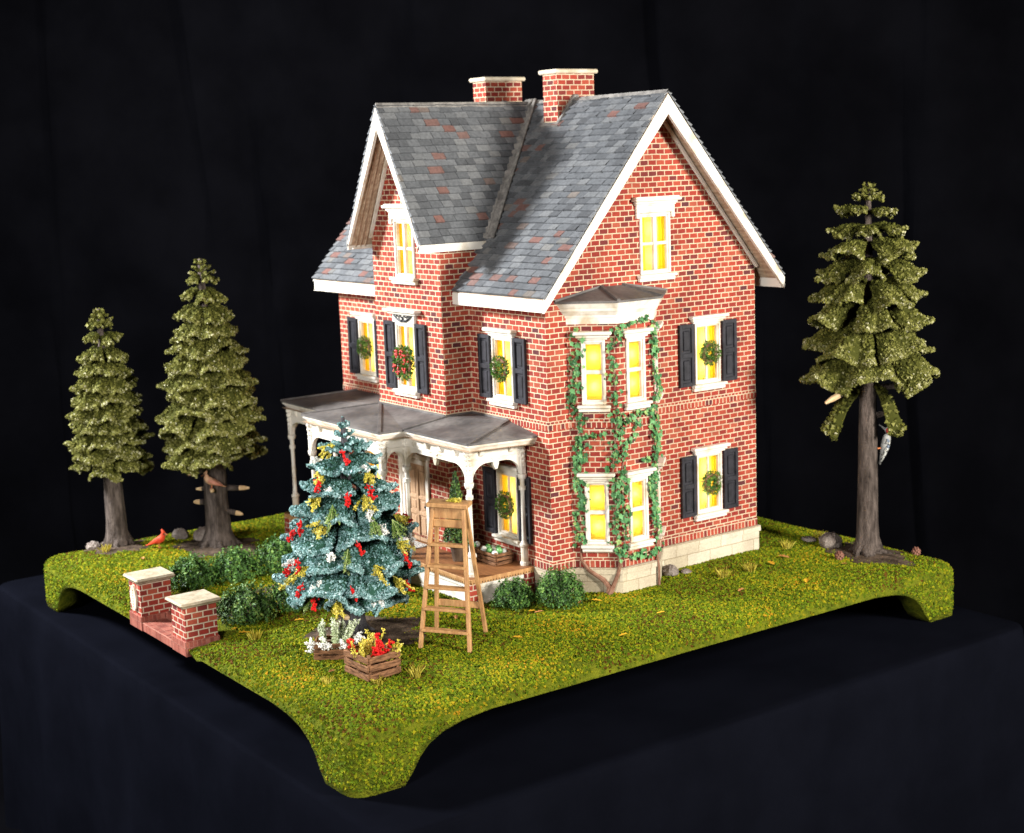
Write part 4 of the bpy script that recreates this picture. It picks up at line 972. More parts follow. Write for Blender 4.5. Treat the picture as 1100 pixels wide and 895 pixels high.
def trunk(x, y, h, r0, r1, mat, root, flare=1.9, lean=(0, 0)):
    mb = MB(); k = 18; zs = [-.03, .02, .06, .11, .18, .28, .45, .8, h*.35, h*.6, h]
    pts = [V(x+lean[0]*z/h, y+lean[1]*z/h, z) for z in zs]; rad = []; ph = random.uniform(0, 6)
    fl = [flare, flare*.88, flare*.72, 1.5, 1.3, 1.18, 1.1, 1.03, .95, .7, .2]
    def wob(i, q): return 1+(.22 if i < 3 else .12 if i < 5 else .05)*math.sin(5*2*PI*q/k+ph)+random.uniform(-.04, .04)
    mb.tube(pts, [r0*f_*(1 if z < .9 else 1) if i < 8 else r0*f_ for i, (f_, z) in enumerate(zip(fl, zs))], k, wob=wob)
    tr_ = mb.build('trunk', mat, root, smooth=True)
    mb = MB()
    for j in range(6):
        a = ph+j*2*PI/6+random.uniform(-.3, .3); l_ = r0*random.uniform(2.0, 3.0)
        mb.tube([V(x+math.cos(a)*r0*.8, y+math.sin(a)*r0*.8, .16), V(x+math.cos(a)*r0*1.5, y+math.sin(a)*r0*1.5, .06), V(x+math.cos(a+.2)*l_, y+math.sin(a+.2)*l_, .0)], [r0*.42, r0*.3, r0*.08], 7)
    mb.build('root', mat, tr_, smooth=True)
    return tr_
def stub(tr_, p, d, L_, r_):
    p, d = Vector(p), Vector(d).normalized(); mb = MB(); mb.tube([p, p+d*L_*.6], [r_, r_*.85], 8); s_ = mb.build('branch_stub', 'bark', tr_)
    mb = MB(); mb.tube([p+d*L_*.6, p+d*L_*.8, p+d*L_], [r_*.86, r_*.75, r_*.35], 8); mb.build('branch_stub_cut', 'cutwood', tr_)
def fir(name, label, group, x, y, tiers, mat, tmat, r0, ztop, csz, cn, sp, flare=1.9):
    root = thing(name, label, 'tree', (x, y, 0), group); tr_ = trunk(x, y, ztop, r0, .03, tmat, root, flare)
    off = 0
    for (z, Rr, nb, A, droop) in tiers:
        off += PI/nb*random.uniform(.8, 1.2)
        for j in range(nb):
            mb = MB(); a = off+j*2*PI/nb+random.uniform(-.1, .1); R_ = Rr*random.uniform(.92, 1.07)
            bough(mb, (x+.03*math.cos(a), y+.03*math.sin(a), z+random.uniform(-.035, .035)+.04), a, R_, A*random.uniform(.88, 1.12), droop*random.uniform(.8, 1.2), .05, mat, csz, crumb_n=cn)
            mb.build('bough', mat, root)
    mb = MB(); sprout(mb, x, y, tiers[-1][0]-.02, ztop, sp*1.2, max(csz, .03), .3); mb.build('leader', mat, root)
    return root, tr_
def tierset(z0, z1, n_, r_of, nb_of, A, droop):
    return [(z0+(z1-z0)*i/(n_-1), r_of(i/(n_-1)), nb_of(i/(n_-1)), A, droop) for i in range(n_)]
dense1 = tierset(1.58, 3.74, 11, lambda t: float(np.interp(t, [0, .15, .5, .8, 1], [.60, .62, .53, .36, .19])), lambda t: 6 if t < .6 else 6 if t < .85 else 5, .60, .36)
dense2 = tierset(1.84, 4.44, 12, lambda t: float(np.interp(t, [0, .15, .5, .8, 1], [.75, .78, .66, .45, .21])), lambda t: 6 if t < .6 else 6 if t < .85 else 5, .60, .36)
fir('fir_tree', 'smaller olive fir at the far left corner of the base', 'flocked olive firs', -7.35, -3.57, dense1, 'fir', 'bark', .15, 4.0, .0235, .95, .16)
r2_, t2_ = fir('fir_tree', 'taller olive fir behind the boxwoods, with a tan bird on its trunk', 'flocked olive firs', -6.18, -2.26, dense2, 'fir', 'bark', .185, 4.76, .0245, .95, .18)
for p, d, l_, r_ in (((-6.32, -2.22, 1.32), (-1, -.75, -.38), .50, .05), ((-6.05, -2.36, 1.01), (.8, -.57, .0), .20, .042), ((-6.05, -2.18, 1.0), (.6, .8, -.03), .42, .05), ((-6.30, -2.34, .75), (-.55, -.9, .06), .26, .055), ((-6.05, -2.18, .62), (.6, .65, -.2), .30, .05), ((-6.3, -2.32, .98), (-.5, -.85, -.02), .22, .04)): stub(t2_, p, d, l_, r_)
sparse = [(3.24, .90, 5, .60, .40), (3.56, .91, 5, .58, .36), (3.88, .87, 5, .56, .30), (4.18, .80, 5, .54, .25), (4.46, .72, 5, .50, .19), (4.72, .64, 5, .46, .13), (4.97, .54, 5, .44, .07), (5.20, .42, 5, .42, .0), (5.39, .2, 4, .5, 0)]
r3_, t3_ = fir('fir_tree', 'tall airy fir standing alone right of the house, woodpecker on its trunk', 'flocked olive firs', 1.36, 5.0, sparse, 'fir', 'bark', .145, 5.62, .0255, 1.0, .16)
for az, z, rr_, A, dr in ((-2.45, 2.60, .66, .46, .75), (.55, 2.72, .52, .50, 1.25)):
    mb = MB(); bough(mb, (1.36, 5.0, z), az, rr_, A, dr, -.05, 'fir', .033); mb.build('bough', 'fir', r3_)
for p, d, l_, r_ in (((1.30, 4.88, 2.66), (-.35, -.95, -.48), .62, .06), ((1.46, 5.06, 2.58), (.75, .75, .10), .66, .05), ((1.46, 5.08, 2.16), (.6, .75, .2), .20, .05)): stub(t3_, p, d, l_, r_)
for x_, y_, root in ((-7.35, -3.57, None),):
    pass
xt = [(.80, .78, 5, .64, .30), (1.05, .88, 6, .54, .24), (1.31, .87, 5, .64, .22), (1.57, .79, 5, .62, .18), (1.83, .69, 5, .62, .14), (2.07, .58, 4, .74, .09), (2.30, .45, 4, .78, .02), (2.51, .29, 4, .8, -.1)]
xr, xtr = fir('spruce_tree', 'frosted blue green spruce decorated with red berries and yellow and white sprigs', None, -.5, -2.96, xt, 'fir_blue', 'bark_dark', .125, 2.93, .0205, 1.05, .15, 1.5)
for p, d, l_, r_ in (((-.42, -2.98, .42), (.8, -.45, .1), .16, .05), ((-.45, -3.02, .3), (.3, -.9, -.2), .14, .05)): stub(xtr, p, d, l_, r_)

# ------------------------------------------------------------------ sprigs on the spruce and in the crates
AX = V(-.5, -2.96, 0)
def where(p):
    z = p[2]; lv = 'top' if z > 2.3 else 'upper' if z > 1.8 else 'middle' if z > 1.35 else 'lower' if z > .95 else 'lowest'
    s_ = (Vector(p)-AX).dot(V(.58, .81, 0)); sd = 'far left' if s_ < -.62 else 'left' if s_ < -.22 else 'centre' if s_ < .2 else 'right' if s_ < .6 else 'far right'
    return lv, sd
def berry_mb(p, d, Ln=.20):
    mb = MB(); p, d = Vector(p), Vector(d).normalized(); mb.tube([p-d*.04, p+d*Ln], [.007, .005], 4)
    for k_ in range(24):
        t = random.random(); o_ = V(random.gauss(0, .019), random.gauss(0, .019), random.gauss(0, .015)); mb.ball(p+d*Ln*t+o_, random.uniform(.014, .020), 4)
    return mb
def spray_mb(p, d, Ln, sp, n_, sz):
    p, d = Vector(p), Vector(d).normalized(); P, N, Rv = [], [], []; mb = MB()
    ends = []
    for k_ in range(9): ends.append(p+d*Ln*random.uniform(.65, 1)+V(random.gauss(0, sp), random.gauss(0, sp), random.gauss(0, sp)))
    for e in ends: mb.tube([p, e], [.006, .004], 4)
    for _ in range(int(n_*2.1)):
        e = random.choice(ends); t = random.uniform(.15, 1)**.7; o_ = V(random.gauss(0, 1), random.gauss(0, 1), random.gauss(0, 1)).normalized()
        P.append(tuple(p.lerp(e, t)+o_*random.uniform(.006, .03))); N.append(tuple(o_)); Rv.append(min(1, max(0, .15+.6*t+random.gauss(0, .15))))
    mb.crumbs(P, N, sz*.62, Rv, 1.0); return mb
RED = [(-0.18,-3.17,2.45),(-0.33,-3.49,2.12),(0.06,-3.26,1.95),(0.1,-2.97,2.02),(-0.42,-3.72,1.59),(0.27,-3.27,1.36),(-0.07,-2.25,1.52),(0.33,-2.56,1.1),(-0.54,-3.76,1.47),(-0.35,-3.87,1.11),(-0.57,-3.92,1.0),(-0.3,-3.95,0.79),(-0.07,-3.9,0.64),(0.38,-3.46,0.78),(0.4,-2.48,0.72)]
YEL = [(-0.34,-3.42,2.25),(-0.01,-2.83,2.22),(-0.5,-3.26,2.56),(-0.36,-3.57,1.98),(0.13,-3.0,1.95),(-0.13,-3.6,1.65),(0.1,-2.51,1.62),(0.27,-2.58,1.29),(-0.81,-3.91,0.88),(-0.24,-3.86,1.07),(0.24,-3.68,0.65),(0.44,-3.04,1.07),(0.46,-2.68,0.87)]
WHI = [(-0.14,-3.42,2.05),(-0.02,-2.96,2.28),(0.21,-3.03,1.73),(0.1,-3.59,1.26),(-0.73,-3.42,2.35),(0.27,-2.89,1.54),(-0.57,-3.89,1.1),(-0.03,-3.84,0.88),(0.53,-3.04,0.64),(0.07,-2.33,1.33)]
GRN = [(-0.03,-3.48,1.76),(0.25,-2.99,1.62),(0.25,-3.4,1.25),(-0.19,-3.94,0.65),(0.21,-2.6,1.48)]
cnt = {}
def place(lst, kind):
    for p in lst:
        rz_ = float(np.interp(p[2], [.4, .6, 1.0, 1.3, 1.6, 1.85, 2.1, 2.3, 2.5, 2.7], [.66, .80, .86, .82, .74, .64, .53, .41, .27, .1]))*.97; rh = math.hypot(p[0]-AX.x, p[1]-AX.y)
        if rh > rz_: p = (AX.x+(p[0]-AX.x)*rz_/rh, AX.y+(p[1]-AX.y)*rz_/rh, p[2])
        o_ = V(p[0]-AX.x, p[1]-AX.y, 0); o_ = o_.normalized() if o_.length > .01 else V(0, -1, 0); q = Vector(p)+o_*.03
        lv, sd = where(p); base = q-o_*.10+V(0, 0, .04)
        if kind == 'berry': ob = berry_mb(q+V(0, 0, .08), o_*.35+V(random.uniform(-.4, .4), random.uniform(-.4, .4), -.8), .17).build('berry_sprig', 'red', loc=q); lab = f'red berry sprig on the {lv} {sd} boughs of the blue spruce'; cat = 'berry sprig'; g_ = 'berry sprigs on the spruce'
        if kind == 'yellow': ob = spray_mb(base, o_*.8+V(random.uniform(-.4, .4), random.uniform(-.4, .4), -.75), .24, .055, 150, .019).build('yellow_sprig', 'yellow', loc=base); lab = f'fluffy yellow sprig on the {lv} {sd} boughs of the blue spruce'; cat = 'yellow sprig'; g_ = 'yellow sprigs on the spruce'
        if kind == 'white': ob = spray_mb(base, o_*.9+V(0, 0, -.3), .15, .035, 70, .020).build('blossom_sprig', 'pale', loc=base); lab = f'white blossom on the {lv} {sd} boughs of the blue spruce'; cat = 'blossom'; g_ = 'white blossoms on the spruce'
        if kind == 'green': ob = spray_mb(base+V(0, 0, .1), o_*.5+V(0, 0, -1), .33, .05, 150, .016).build('hanging_sprig', 'green_sprig', loc=base); lab = f'drooping green sprig on the {lv} {sd} boughs of the blue spruce'; cat = 'green sprig'; g_ = 'green sprigs on the spruce'
        tag(ob, lab, cat, g_)
place(RED, 'berry'); place(YEL, 'yellow'); place(WHI, 'white'); place(GRN, 'green')

def crate(label, c, rot, sx, sy, h, group):
    root = thing('wooden_crate', label, 'crate', c, group); mt = Matrix.Translation(c) @ Matrix.Rotation(rot, 4, 'Z')
    for sx_, ax_ in ((1, 0), (-1, 0), (1, 1), (-1, 1)):
        for k_ in range(3):
            mb = MB(); z0 = h*(.02+.345*k_); z1 = z0+h*.25; wv = random.uniform(-.01, .01)
            if ax_ == 0: mb.bbox(-sx/2, sx/2, sx_*sy/2-.012, sx_*sy/2+.012, z0, z1, .004, mt @ Matrix.Rotation(wv*2, 4, 'Y'))
            else: mb.bbox(sx_*sx/2-.012, sx_*sx/2+.012, -sy/2+.013, sy/2-.013, z0+.004, z1+.004, .004, mt @ Matrix.Rotation(wv*2, 4, 'X'))
            mb.build('slat', 'crate', root)
    for a in (-1, 1):
        for b in (-1, 1): MB().box(a*(sx/2-.03)-.017, a*(sx/2-.03)+.017, b*(sy/2-.03)-.017, b*(sy/2-.03)+.017, .0, h*1.06, mt).build('corner_post', 'crate', root)
    MB().box(-sx/2+.014, sx/2-.014, -sy/2+.014, sy/2-.014, .005, .02, mt).build('bottom', 'crate', root)
    return mt
gz = top_z(1.1, -3.6)
mt1 = crate('slatted crate of red berry sprigs, frontmost on the lawn', V(1.10, -3.62, top_z(1.1, -3.62)+.01), .05, .53, .46, .30, 'wooden crates')
for x, y, dx, dy in ((-.12, -.14, -.35, -.3), (-.02, .08, .1, .0), (.12, .10, .5, .3), (.16, .0, .6, -.1), (.05, -.03, .3, .5)):
    p = mt1 @ V(x, y, .14)
    tag(berry_mb(p+V(0, 0, .1), V(dx, dy, .9), .22).build('berry_sprig', 'red', loc=p), 'red berry sprig standing in the frontmost lawn crate', 'berry sprig', 'berry sprigs in the front crate')
for x, y, dx, dy in ((-.08, -.02, -.2, .1), (.02, -.14, .0, -.2), (.1, .13, .5, .5), (-.14, .12, -.4, .2)):
    p = mt1 @ V(x, y, .06)
    tag(spray_mb(p, V(dx, dy, 1), .36, .05, 190, .019).build('yellow_sprig', 'yellow', loc=p), 'pale yellow sprig standing in the frontmost lawn crate', 'yellow sprig', 'yellow sprigs in the front crate')
mt2 = crate('darker crate of white and pale green sprigs beside the spruce trunk', V(.14, -3.62, top_z(.14, -3.62)+.01), .93, .46, .36, .22, 'wooden crates')
for x, y, dx, dy, l_ in ((-.12, -.03, -.4, .1, .40), (.0, -.05, .1, .05, .55), (.1, .02, .5, .25, .46), (.02, .08, .2, .3, .40)):
    p = mt2 @ V(x, y, .06)
    tag(spray_mb(p, V(dx*.6, dy, 1), l_, .035, 170, .018).build('pale_sprig', 'palegreen', loc=p), 'pale green sprig standing in the darker lawn crate', 'green sprig', 'pale green sprigs in the darker crate')
for x, y, dx, dy in ((-.16, -.12, -.3, -.5), (.0, -.14, 0, -.5), (.15, -.1, .5, -.3), (.18, .1, .6, .2)):
    p = mt2 @ V(x, y, .15)
    tag(spray_mb(p, V(dx, dy, .25), .17, .04, 100, .021).build('blossom_sprig', 'pale', loc=p), 'white blossom spilling over the rim of the darker lawn crate', 'blossom', 'white blossoms in the darker crate')
def baubles(mt, sx, sy, h, where_):
    for k_ in range(9):
        x, y = ((k_ % 3)-1)*sx*.28, ((k_//3)-1)*sy*.28; p = mt @ V(x+random.uniform(-.01, .01), y, h*.92+random.uniform(-.012, .03))
        g_ = k_ % 2; tag(MB().ball(p, .048, 6).build('bauble', 'orng' if g_ else 'ornw', smooth=True, loc=p), f'{"green" if g_ else "white"} bauble heaped in the {where_}', 'bauble', f'{"green" if g_ else "white"} baubles in the {where_}')
mt3 = crate('wooden crate of white and green baubles at the porch edge', V(-1.02, -.30, .402), .0, .50, .30, .175, 'wooden crates')
baubles(mt3, .5, .3, .175, 'porch edge crate')
mt4 = crate('wooden crate of baubles on the porch, nearer the front door', V(-1.52, -.40, .402), .1, .36, .28, .165, 'wooden crates')
baubles(mt4, .36, .28, .165, 'crate nearer the front door')

# topiary
tp = thing('topiary', 'cone shaped evergreen topiary in a dark pot on the porch', 'topiary', (-1.42, -.66, .4))
n_ = 2600; hz = 1-np.sqrt(rng.uniform(0, 1, n_)); a = rng.uniform(0, 2*PI, n_); rr_ = .21*(1-hz)*rng.uniform(.72, 1.05, n_)+.01
mb = MB().leaves(np.stack([-1.42+rr_*np.cos(a), -.66+rr_*np.sin(a), .68+1.1*hz], 1), np.stack([np.cos(a), np.sin(a), .4+0*a], 1), .045, rng.uniform(0, 1, n_)**1.3)
mb.build('foliage', 'boxlite', tp)
MB().lathe(-1.42, -.66, [(.402, .08), (.6, .115), (.62, .125), (.65, .125), (.65, .1), (.63, .1)], 16).build('pot', 'dark_wood', tp)
MB().tube([(-1.42, -.66, .5), (-1.42, -.66, 1.7)], [.025, .008], 6).build('stem', 'bark', tp)

# ------------------------------------------------------------------ step ladder
FL, FR, BL, BR = V(.65, -2.65, 0), V(1.13, -2.21, 0), V(.06, -2.02, 0), V(.55, -1.56, 0)
for q in (FL, FR, BL, BR): q.z = top_z(q.x, q.y)
cT = V(.63, -2.10, 1.80); uu = (FR-FL).normalized(); nd = V(uu.y, -uu.x, 0)
TL, TR = cT-uu*.20+nd*.07, cT+uu*.20+nd*.07; TBL, TBR = cT-uu*.19-nd*.07, cT+uu*.19-nd*.07
lad = thing('step_ladder', 'tan wooden step ladder standing between the spruce and the porch', 'ladder', (.6, -2.1, 0))
for p, q in ((FL, TL), (FR, TR)): MB().bar(p, q, .05, .075, nd, .006).build('front_leg', 'ladder', lad)
for p, q in ((BL, TBL), (BR, TBR)): MB().bar(p, q, .05, .06, nd, .006).build('rear_leg', 'ladder', lad)
for zf in (.135, .285, .435, .585, .735):
    a, b = FL.lerp(TL, zf), FR.lerp(TR, zf); MB().bar(a, b, .115, .035, (0, 0, 1), .005).build('rung', 'ladder', lad)
a, b = BL.lerp(TBL, .22), BR.lerp(TBR, .22); MB().bar(a, b, .03, .09, (0, 0, 1), .005).build('rear_brace', 'ladder', lad)
mt = Matrix((uu, -nd, V(0, 0, 1))).transposed().to_4x4(); mt.translation = cT
MB().bbox(-.27, .27, -.16, .14, .0, .055, .008, mt).build('top_step', 'ladder', lad)
mb = MB(); mb.bbox(-.205, .205, -.10, -.08, -.15, -.002, .006, mt); mb.bbox(-.21, .21, -.11, -.06, -.27, -.16, .015, mt); mb.build('apron', 'ladder', lad)
p = cT+V(-.02, -.04, .07)
tag(spray_mb(p, uu*1+V(0, 0, .05), .22, .03, 140, .019).build('yellow_sprig', 'yellow', loc=p), 'yellow green sprig lying on top of the step ladder', 'yellow sprig')

# ------------------------------------------------------------------ gate piers, steps
def pier(x0, x1, y0, y1, zt, label):
    root = thing('brick_pier', label, 'pier', ((x0+x1)/2, (y0+y1)/2, -.2), 'brick gate piers')
    MB().box(x0, x1, y0, y1, -.05, zt).build('shaft', 'pierbrick', root)
    MB().bbox(x0-.025, x1+.025, y0-.02, y1+.02, -.26, -.05, .008).build('plinth', M['pierbrick2'], root)
    mb = MB(); o_ = .065; zz = zt
    mb.bbox(x0-.03, x1+.03, y0-.03, y1+.03, zz, zz+.025, .008); mb.bbox(x0-o_, x1+o_, y0-o_, y1+o_, zz+.02, zz+.072, .022)
    mb.build('cap', 'pier_cap', root); return root
M['pierbrick2'] = m_brick('step_brick', .06, .13, .004, [(0, (.2, .05, .035)), (.5, (.32, .09, .06)), (1, (.38, .13, .09))], (.36, .16, .11))
p1 = pier(-3.80, -3.40, -4.765, -4.30, .43, 'brick gate pier with an oval plaque, left of the entrance steps')
p2 = pier(-2.30, -1.87, -4.765, -4.30, .41, 'plain brick gate pier right of the entrance steps')
mb = MB(); k = 20; pl = [V(-3.60+.095*math.cos(2*PI*i/k), -4.767, .19+.19*math.sin(2*PI*i/k)) for i in range(k)]
mb.prism(pl, (0, -.03, 0)); plq = mb.build('oval_plaque', 'cream', p1)
mb = MB()
for i in range(7): mb.bbox(-3.615, -3.585, -4.803, -4.796, .05+i*.04, .075+i*.04, .003)
mb.build('plaque_marking', 'soffit', p1)
st = thing('entrance_steps', 'two low brick steps between the gate piers', 'steps', (-2.85, -4.5, -.25))
MB().bbox(-3.372, -2.328, -4.775, -4.42, -.26, -.13, .012).build('lower_step', M['pierbrick2'], st)
MB().bbox(-3.372, -2.328, -4.419, -4.1, -.26, -.035, .012).build('upper_step', M['pierbrick2'], st)
tag(MB().box(-3.36, -3.2, -4.098, -3.75, -.1, .12).build('low_brick_wall', 'pierbrick', loc=(-3.3, -3.9, -.1)), 'short low brick wall behind the plaque pier', 'wall')

# ------------------------------------------------------------------ shrubs
def shrub(name, label, x, y, r, h, mat, group, nl=2600, lsz=.05):
    root = thing(name, label, 'shrub', (x, y, top_z(x, y)), group); z0 = top_z(x, y)
    d = rng.normal(size=(nl, 3)); d /= np.linalg.norm(d, axis=1)[:, None]; d[:, 2] = np.abs(d[:, 2])*1.0-.22*rng.uniform(0, 1, nl)
    lob = 1+.13*np.sin(4*np.arctan2(d[:, 1], d[:, 0])+x*3)*np.sin(3*d[:, 2]+y)+.09*np.sin(9*np.arctan2(d[:, 1], d[:, 0])+6*d[:, 2])
    rad = rng.uniform(.62, 1.02, nl)**.6*lob
    P = np.stack([x+d[:, 0]*r*rad, y+d[:, 1]*r*rad, z0+.06+(d[:, 2]+.18)/1.18*h*rad], 1)
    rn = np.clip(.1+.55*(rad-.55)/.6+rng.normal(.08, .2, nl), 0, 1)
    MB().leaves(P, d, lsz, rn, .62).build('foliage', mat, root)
    mb = MB()
    for j in range(7):
        a = j*2*PI/7; mb.tube([V(x+.02*math.cos(a), y+.02*math.sin(a), z0), V(x+.55*r*math.cos(a), y+.55*r*math.sin(a), z0+h*.6)], [.016, .007], 5)
    mb.build('stem', 'bark_dark', root)
    return root
gB = 'clipped boxwoods along the entrance walk'
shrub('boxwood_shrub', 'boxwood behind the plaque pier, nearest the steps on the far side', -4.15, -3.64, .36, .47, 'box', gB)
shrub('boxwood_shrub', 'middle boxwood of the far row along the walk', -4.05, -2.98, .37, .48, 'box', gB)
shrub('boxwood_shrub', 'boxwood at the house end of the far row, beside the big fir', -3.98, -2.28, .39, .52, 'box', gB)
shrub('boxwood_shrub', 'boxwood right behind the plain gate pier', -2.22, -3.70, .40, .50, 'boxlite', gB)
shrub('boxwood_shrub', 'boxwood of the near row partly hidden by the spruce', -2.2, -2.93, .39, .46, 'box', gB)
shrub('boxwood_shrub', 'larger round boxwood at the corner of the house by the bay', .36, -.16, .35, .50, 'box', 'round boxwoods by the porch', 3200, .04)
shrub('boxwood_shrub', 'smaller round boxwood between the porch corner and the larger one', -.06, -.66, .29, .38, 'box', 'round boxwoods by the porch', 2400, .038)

# ------------------------------------------------------------------ birds
def loft(prof, n=10):     # prof: (pos, half-width, half-height, tangent-free ring in the plane across the spine)
    mb = MB(); ps = [Vector(p[0]) for p in prof]; vs = []
    for i, (p, a, b) in enumerate(prof):
        t = (ps[min(i+1, len(ps)-1)]-ps[max(i-1, 0)]).normalized(); sx_ = t.cross(V(0, 0, 1))
        if sx_.length < .01: sx_ = V(0, 1, 0)
        sx_.normalize(); up = sx_.cross(t)
        vs += [Vector(p)+sx_*(a*math.cos(2*PI*k_/n))+up*(b*math.sin(2*PI*k_/n)) for k_ in range(n)]
    f = [[i*n+k_, i*n+(k_+1) % n, (i+1)*n+(k_+1) % n, (i+1)*n+k_] for i in range(len(prof)-1) for k_ in range(n)]+[list(range(n))[::-1], [(len(prof)-1)*n+k_ for k_ in range(n)]]
    mb.add(vs, f); return mb
def perched_bird(name, label, base, az, s, body, cap, capname):
    """body axis along local x (head at +x), feet at z=0"""
    root = thing(name, label, 'bird', base, None); ca, sa = math.cos(az), math.sin(az)
    T = lambda x, y, z: V(base[0]+s*(x*ca-y*sa), base[1]+s*(x*sa+y*ca), base[2]+s*z)
    pr = [(-.62, .10, .03, .02), (-.45, .14, .05, .03), (-.28, .22, .08, .06), (-.12, .30, .14, .13), (.04, .36, .17, .17), (.17, .44, .16, .17), (.24, .55, .11, .13), (.27, .63, .12, .12), (.29, .70, .10, .10), (.26, .78, .06, .08), (.20, .88, .02, .03)]
    loft([(T(x, 0, z), a*s, b*s) for x, z, a, b in pr]).build('body', body, root, smooth=True)
    MB().tube([T(.36, 0, .66), T(.50, 0, .62)], [.055*s, .008*s], 7).build('beak', 'beak', root)
    for q in (-1, 1):
        mb = loft([(T(.12, q*.15, .42), .03*s, .08*s), (T(-.05, q*.17, .36), .035*s, .11*s), (T(-.28, q*.12, .24), .03*s, .07*s), (T(-.48, q*.05, .15), .01*s, .02*s)]); mb.build('wing', cap, root, smooth=True)
        MB().ball(T(.34, q*.085, .69), .018*s, 4).build('eye', 'black', root)
        mb = MB(); mb.tube([T(.02, q*.06, .2), T(.05, q*.06, .0)], .014*s, 5); mb.tube([T(.0, q*.06, .004), T(.12, q*.06, .004)], .012*s, 5); mb.build('foot', 'beak', root)
    mb = MB(); mb.tube([T(.37, 0, .60), T(.38, 0, .70)], [.06*s, .03*s], 6); mb.build('face_mask', 'black', root)
    return root
perched_bird('bird', 'red crested bird standing on the grass between the two left firs', V(-6.70, -3.12, top_z(-6.7, -3.12)+.02), .75, .36, 'cardinal', 'cardinal', '')
perched_bird('bird', 'tan bird with a rosy crest perched on the taller left fir', V(-5.96, -2.42, 1.03), -2.2, .36, 'tanbird', 'rosybird', '')
# woodpecker clinging to the trunk
wp = thing('bird', 'grey woodpecker with a red cap clinging to the right fir trunk', 'bird', (1.60, 5.20, 1.55))
B0 = V(1.48, 5.12, 1.40); e_ = V(.58, .81, 0)*1.3
loft([(B0+e_*a+V(0, 0, z*1.3), w1_*1.25, w2_*1.25) for a, z, w1_, w2_ in ((.01, 0, .012, .01), (.03, .07, .03, .02), (.055, .15, .05, .042), (.075, .23, .058, .055), (.09, .30, .05, .05), (.10, .345, .038, .042), (.11, .385, .042, .046), (.10, .42, .03, .04), (.085, .435, .012, .015))]).build('body', 'greybird', wp, smooth=True)
loft([(B0+V(.81, -.58, 0)*.055-e_*.03+e_*a+V(0, 0, z*1.3), w1_*1.25, w2_*1.25) for a, z, w1_, w2_ in ((.035, .03, .02, .012), (.075, .12, .045, .025), (.115, .2, .05, .024), (.125, .26, .04, .02), (.115, .3, .015, .01))]).build('wing', 'barred', wp, smooth=True)
loft([(B0+V(.81, -.58, 0)*.055-e_*.03+e_*a+V(0, 0, z*1.3), w1_*1.25, w2_*1.25) for a, z, w1_, w2_ in ((.10, .17, .035, .02), (.128, .23, .05, .018), (.128, .28, .04, .018), (.115, .31, .015, .01))]).build('shoulder', 'bluewing', wp, smooth=True)
MB().ball(B0+e_*.11+V(.81, -.58, 0)*.02+V(0, 0, .52), .046, 6, (1, 1, 1)).build('red_cap', 'redcap', wp, smooth=True)
MB().tube([B0+e_*.08+V(0, 0, .535), B0+e_*.0+V(0, 0, .615)], [.024, .004], 6).build('beak', 'greybird', wp)
for q in (-1, 1): MB().tube([B0+e_*.05+V(0, 0, .26), B0+V(0, 0, .25)+V(-.81*q, .58*q, 0)*.03-e_*.02], .008, 5).build('foot', 'beak', wp)

# ------------------------------------------------------------------ rocks, cones, leaves, tufts
def rock(label, x, y, r, sq, name='rock', mat='rock'):
    z = top_z(x, y); mb = MB(); mb.ball(V(x, y, z+r*sq[2]*.55), r, 7, sq, .12); tag(mb.build(name, mat, smooth=False, loc=(x, y, z)), label, 'rock', 'grey rocks on the lawn')
rock('round grey rock beside the taller left fir trunk', -6.82, -2.28, .15, (.9, 1, 1.0))
rock('low tan rock between the two left firs', -7.18, -2.52, .15, (1.1, .9, .75))
rock('mossy rock at the outer side of the smaller left fir', -7.55, -3.92, .13, (1, .9, .7))
rock('large brown rock left of the right fir', .70, 4.92, .19, (1, 1, .75))
rock('small flat pale rock further left of the right fir', .20, 4.96, .12, (1.2, .8, .4))
rock('dark grey rock against the end wall by the bay', .20, 2.02, .14, (.9, .9, .72))
rock('tiny flat rock along the end wall foundation', .28, 2.26, .08, (1.2, .9, .5))
def pine_cone(label, x, y):
    z = top_z(x, y); mb = MB()
    for k_ in range(26):
        a = k_*2.4; t = k_/26; rr_ = .055*math.sin(PI*(.18+.75*t)); c_ = V(x+rr_*math.cos(a), y+rr_*math.sin(a), z+.015+.11*t); mb.ball(c_, .022, 3)
    tag(mb.build('pine_cone', 'cone', loc=(x, y, z)), label, 'pine cone', 'pine cones by the right fir')
pine_cone('brown pine cone on the soil left of the right fir roots', 1.33, 4.42)
pine_cone('brown pine cone on the grass near the right corner of the base', 1.85, 5.55)
def leaf_mb(x, y, z, s, rot):
    pr = [(-1, 0), (-.6, .35), (-.35, .2), (-.1, .62), (.2, .3), (.7, .42), (1.1, 0), (.7, -.42), (.2, -.3), (-.1, -.62), (-.35, -.2), (-.6, -.35)]
    c_, s_ = math.cos(rot), math.sin(rot); ti = random.uniform(-.25, .25)
    v_ = [V(x+s*(a*c_-b*s_), y+s*(a*s_+b*c_), z+s*(.35*abs(b)+ti*a+.15)) for a, b in pr]; v_.append(V(x, y, z+.1*s))
    mb = MB(); mb.add(v_, [[12, i, (i+1) % 12] for i in range(12)]); return mb
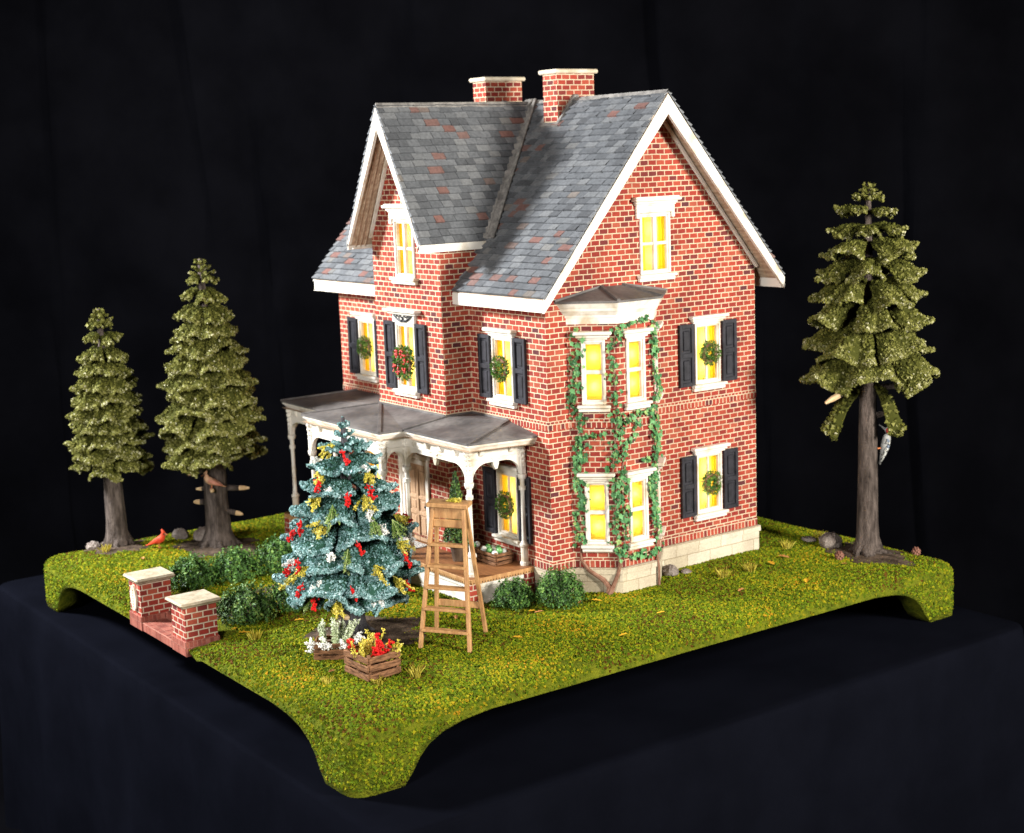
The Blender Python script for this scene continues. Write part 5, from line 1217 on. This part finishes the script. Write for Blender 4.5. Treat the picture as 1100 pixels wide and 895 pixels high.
LV = [(1.9, 3.1, .075, 'y', 'yellow leaf on the right hand lawn nearest the right fir'), (2.0, -.4, .06, 'y', 'small yellow leaf on the lawn near the right edge'), (.3, -2.9, .06, 'y', 'yellow leaf between the spruce and the ladder feet'), (1.6, .6, .055, 'y', 'yellow leaf on the open lawn in front of the bay'), (1.15, -1.47, .075, 'y', 'yellow leaf on the lawn right of the step ladder'), (.62, .28, .075, 'y', 'yellow leaf at the foot of the forked vine'), (.50, .10, .06, 'b', 'brown leaf tucked between the larger boxwood and the bay'),
      (.32, -.62, .07, 'y', 'yellow leaf in front of the gap between the two round boxwoods'), (.42, -.58, .06, 'b', 'brown leaf below the gap of the two round boxwoods'), (.75, 3.55, .09, 'y', 'yellow leaf on the grass near the far end of the end wall'), (.62, 3.95, .09, 'b', 'tawny leaf by the back corner of the house'),
      (1.55, 2.15, .07, 'b', 'pinkish brown leaf on the right hand lawn'), (.75, -4.0, .07, 'b', 'brown leaf on the lawn left of the frontmost crate'), (-6.2, -3.6, .06, 'b', 'tan leaf on the grass behind the plaque pier'), (-1.72, -3.98, .085, 'y', 'yellow leaf beside the plain gate pier'), (-1.95, -4.02, .06, 'y', 'small yellow leaf against the back of the plain gate pier'),
      (-2.9, -4.28, .06, 'b', 'brown leaf on the upper entrance step'), (-2.75, -3.3, .07, 'b', 'brown leaf on the dark path between the boxwoods'), (-1.6, -3.2, .07, 'y', 'amber leaf under the spruce beside the near boxwood row'), (-.1, -1.6, .06, 'b', 'brown leaf on the grass behind the step ladder'), (1.62, 4.2, .05, 'b', 'brown leaf on the turf before the right fir')]
for x, y, s, c_, lab in LV:
    z = top_z(x, y)+.03
    if -3.4 < x < -2.3 and y < -4.1: z = -.03
    tag(leaf_mb(x, y, z, s, random.uniform(0, 6)).build('fallen_leaf', 'leaf_yellow' if c_ == 'y' else 'leaf_brown', loc=(x, y, z)), lab, 'leaf', 'fallen leaves')
TF = [(1.50, -3.25, .16, 'yellow grass tuft right of the frontmost crate'), (1.45, -3.75, .10, 'small pale grass tuft before the frontmost crate'), (.86, 2.45, .17, 'yellow grass tuft on the lawn beside the end wall'), (.86, 3.02, .17, 'yellow grass tuft further back along the end wall'), (-7.05, -3.9, .15, 'yellow grass tuft in front of the smaller left fir'), (-5.0, -3.0, .17, 'yellow grass tuft behind the far boxwood row'), (-1.25, -4.05, .16, 'yellow grass tuft on the lawn right of the plain pier'), (.3, 5.1, .16, 'yellow grass tuft beside the rocks at the back right'), (.25, 4.4, .16, 'yellow grass tuft at the back corner of the house'), (1.0, -4.2, .09, 'tiny pale grass tuft near the front corner of the base')]
for x, y, h, lab in TF:
    mb = MB(); z = top_z(x, y)
    for k_ in range(46):
        a = random.uniform(0, 6.28); q = random.uniform(0, .07); l_ = h*random.uniform(.5, 1); o_ = random.uniform(.2, .75)*l_
        b = V(x+q*math.cos(a), y+q*math.sin(a), z); t_ = b+V(o_*math.cos(a), o_*math.sin(a), l_); sd = V(-math.sin(a), math.cos(a), 0)*.006
        mb.quad(b-sd, b+sd, b.lerp(t_, .6)+sd*.8+V(0, 0, .02), t_, b.lerp(t_, .6)-sd*.8+V(0, 0, .02))
    tag(mb.build('grass_tuft', 'tuft', loc=(x, y, z)), lab, 'grass tuft', 'yellow grass tufts')

# ------------------------------------------------------------------ studio lights
def area(name, loc, tgt, size, power, col):
    ld = bpy.data.lights.new(name, 'AREA'); ld.energy = power; ld.size = size; ld.color = col; ld.shape = 'SQUARE'
    o = bpy.data.objects.new(name, ld); COL.objects.link(o); o.location = loc
    o.rotation_euler = (Vector(tgt)-Vector(loc)).to_track_quat('-Z', 'Y').to_euler(); return o
area('key_softbox', (-12.5, -13.5, 11), (-2, 0, 2.2), 2.6, 11500, (.96, .975, 1))
area('side_softbox', (18.5, 5.5, 7.5), (-.5, 2, 2.2), 3.0, 8300, (1, .955, .885))
area('front_fill', (11, -20, 8), (0, -1, 1), 5.0, 5000, (1, .97, .95))
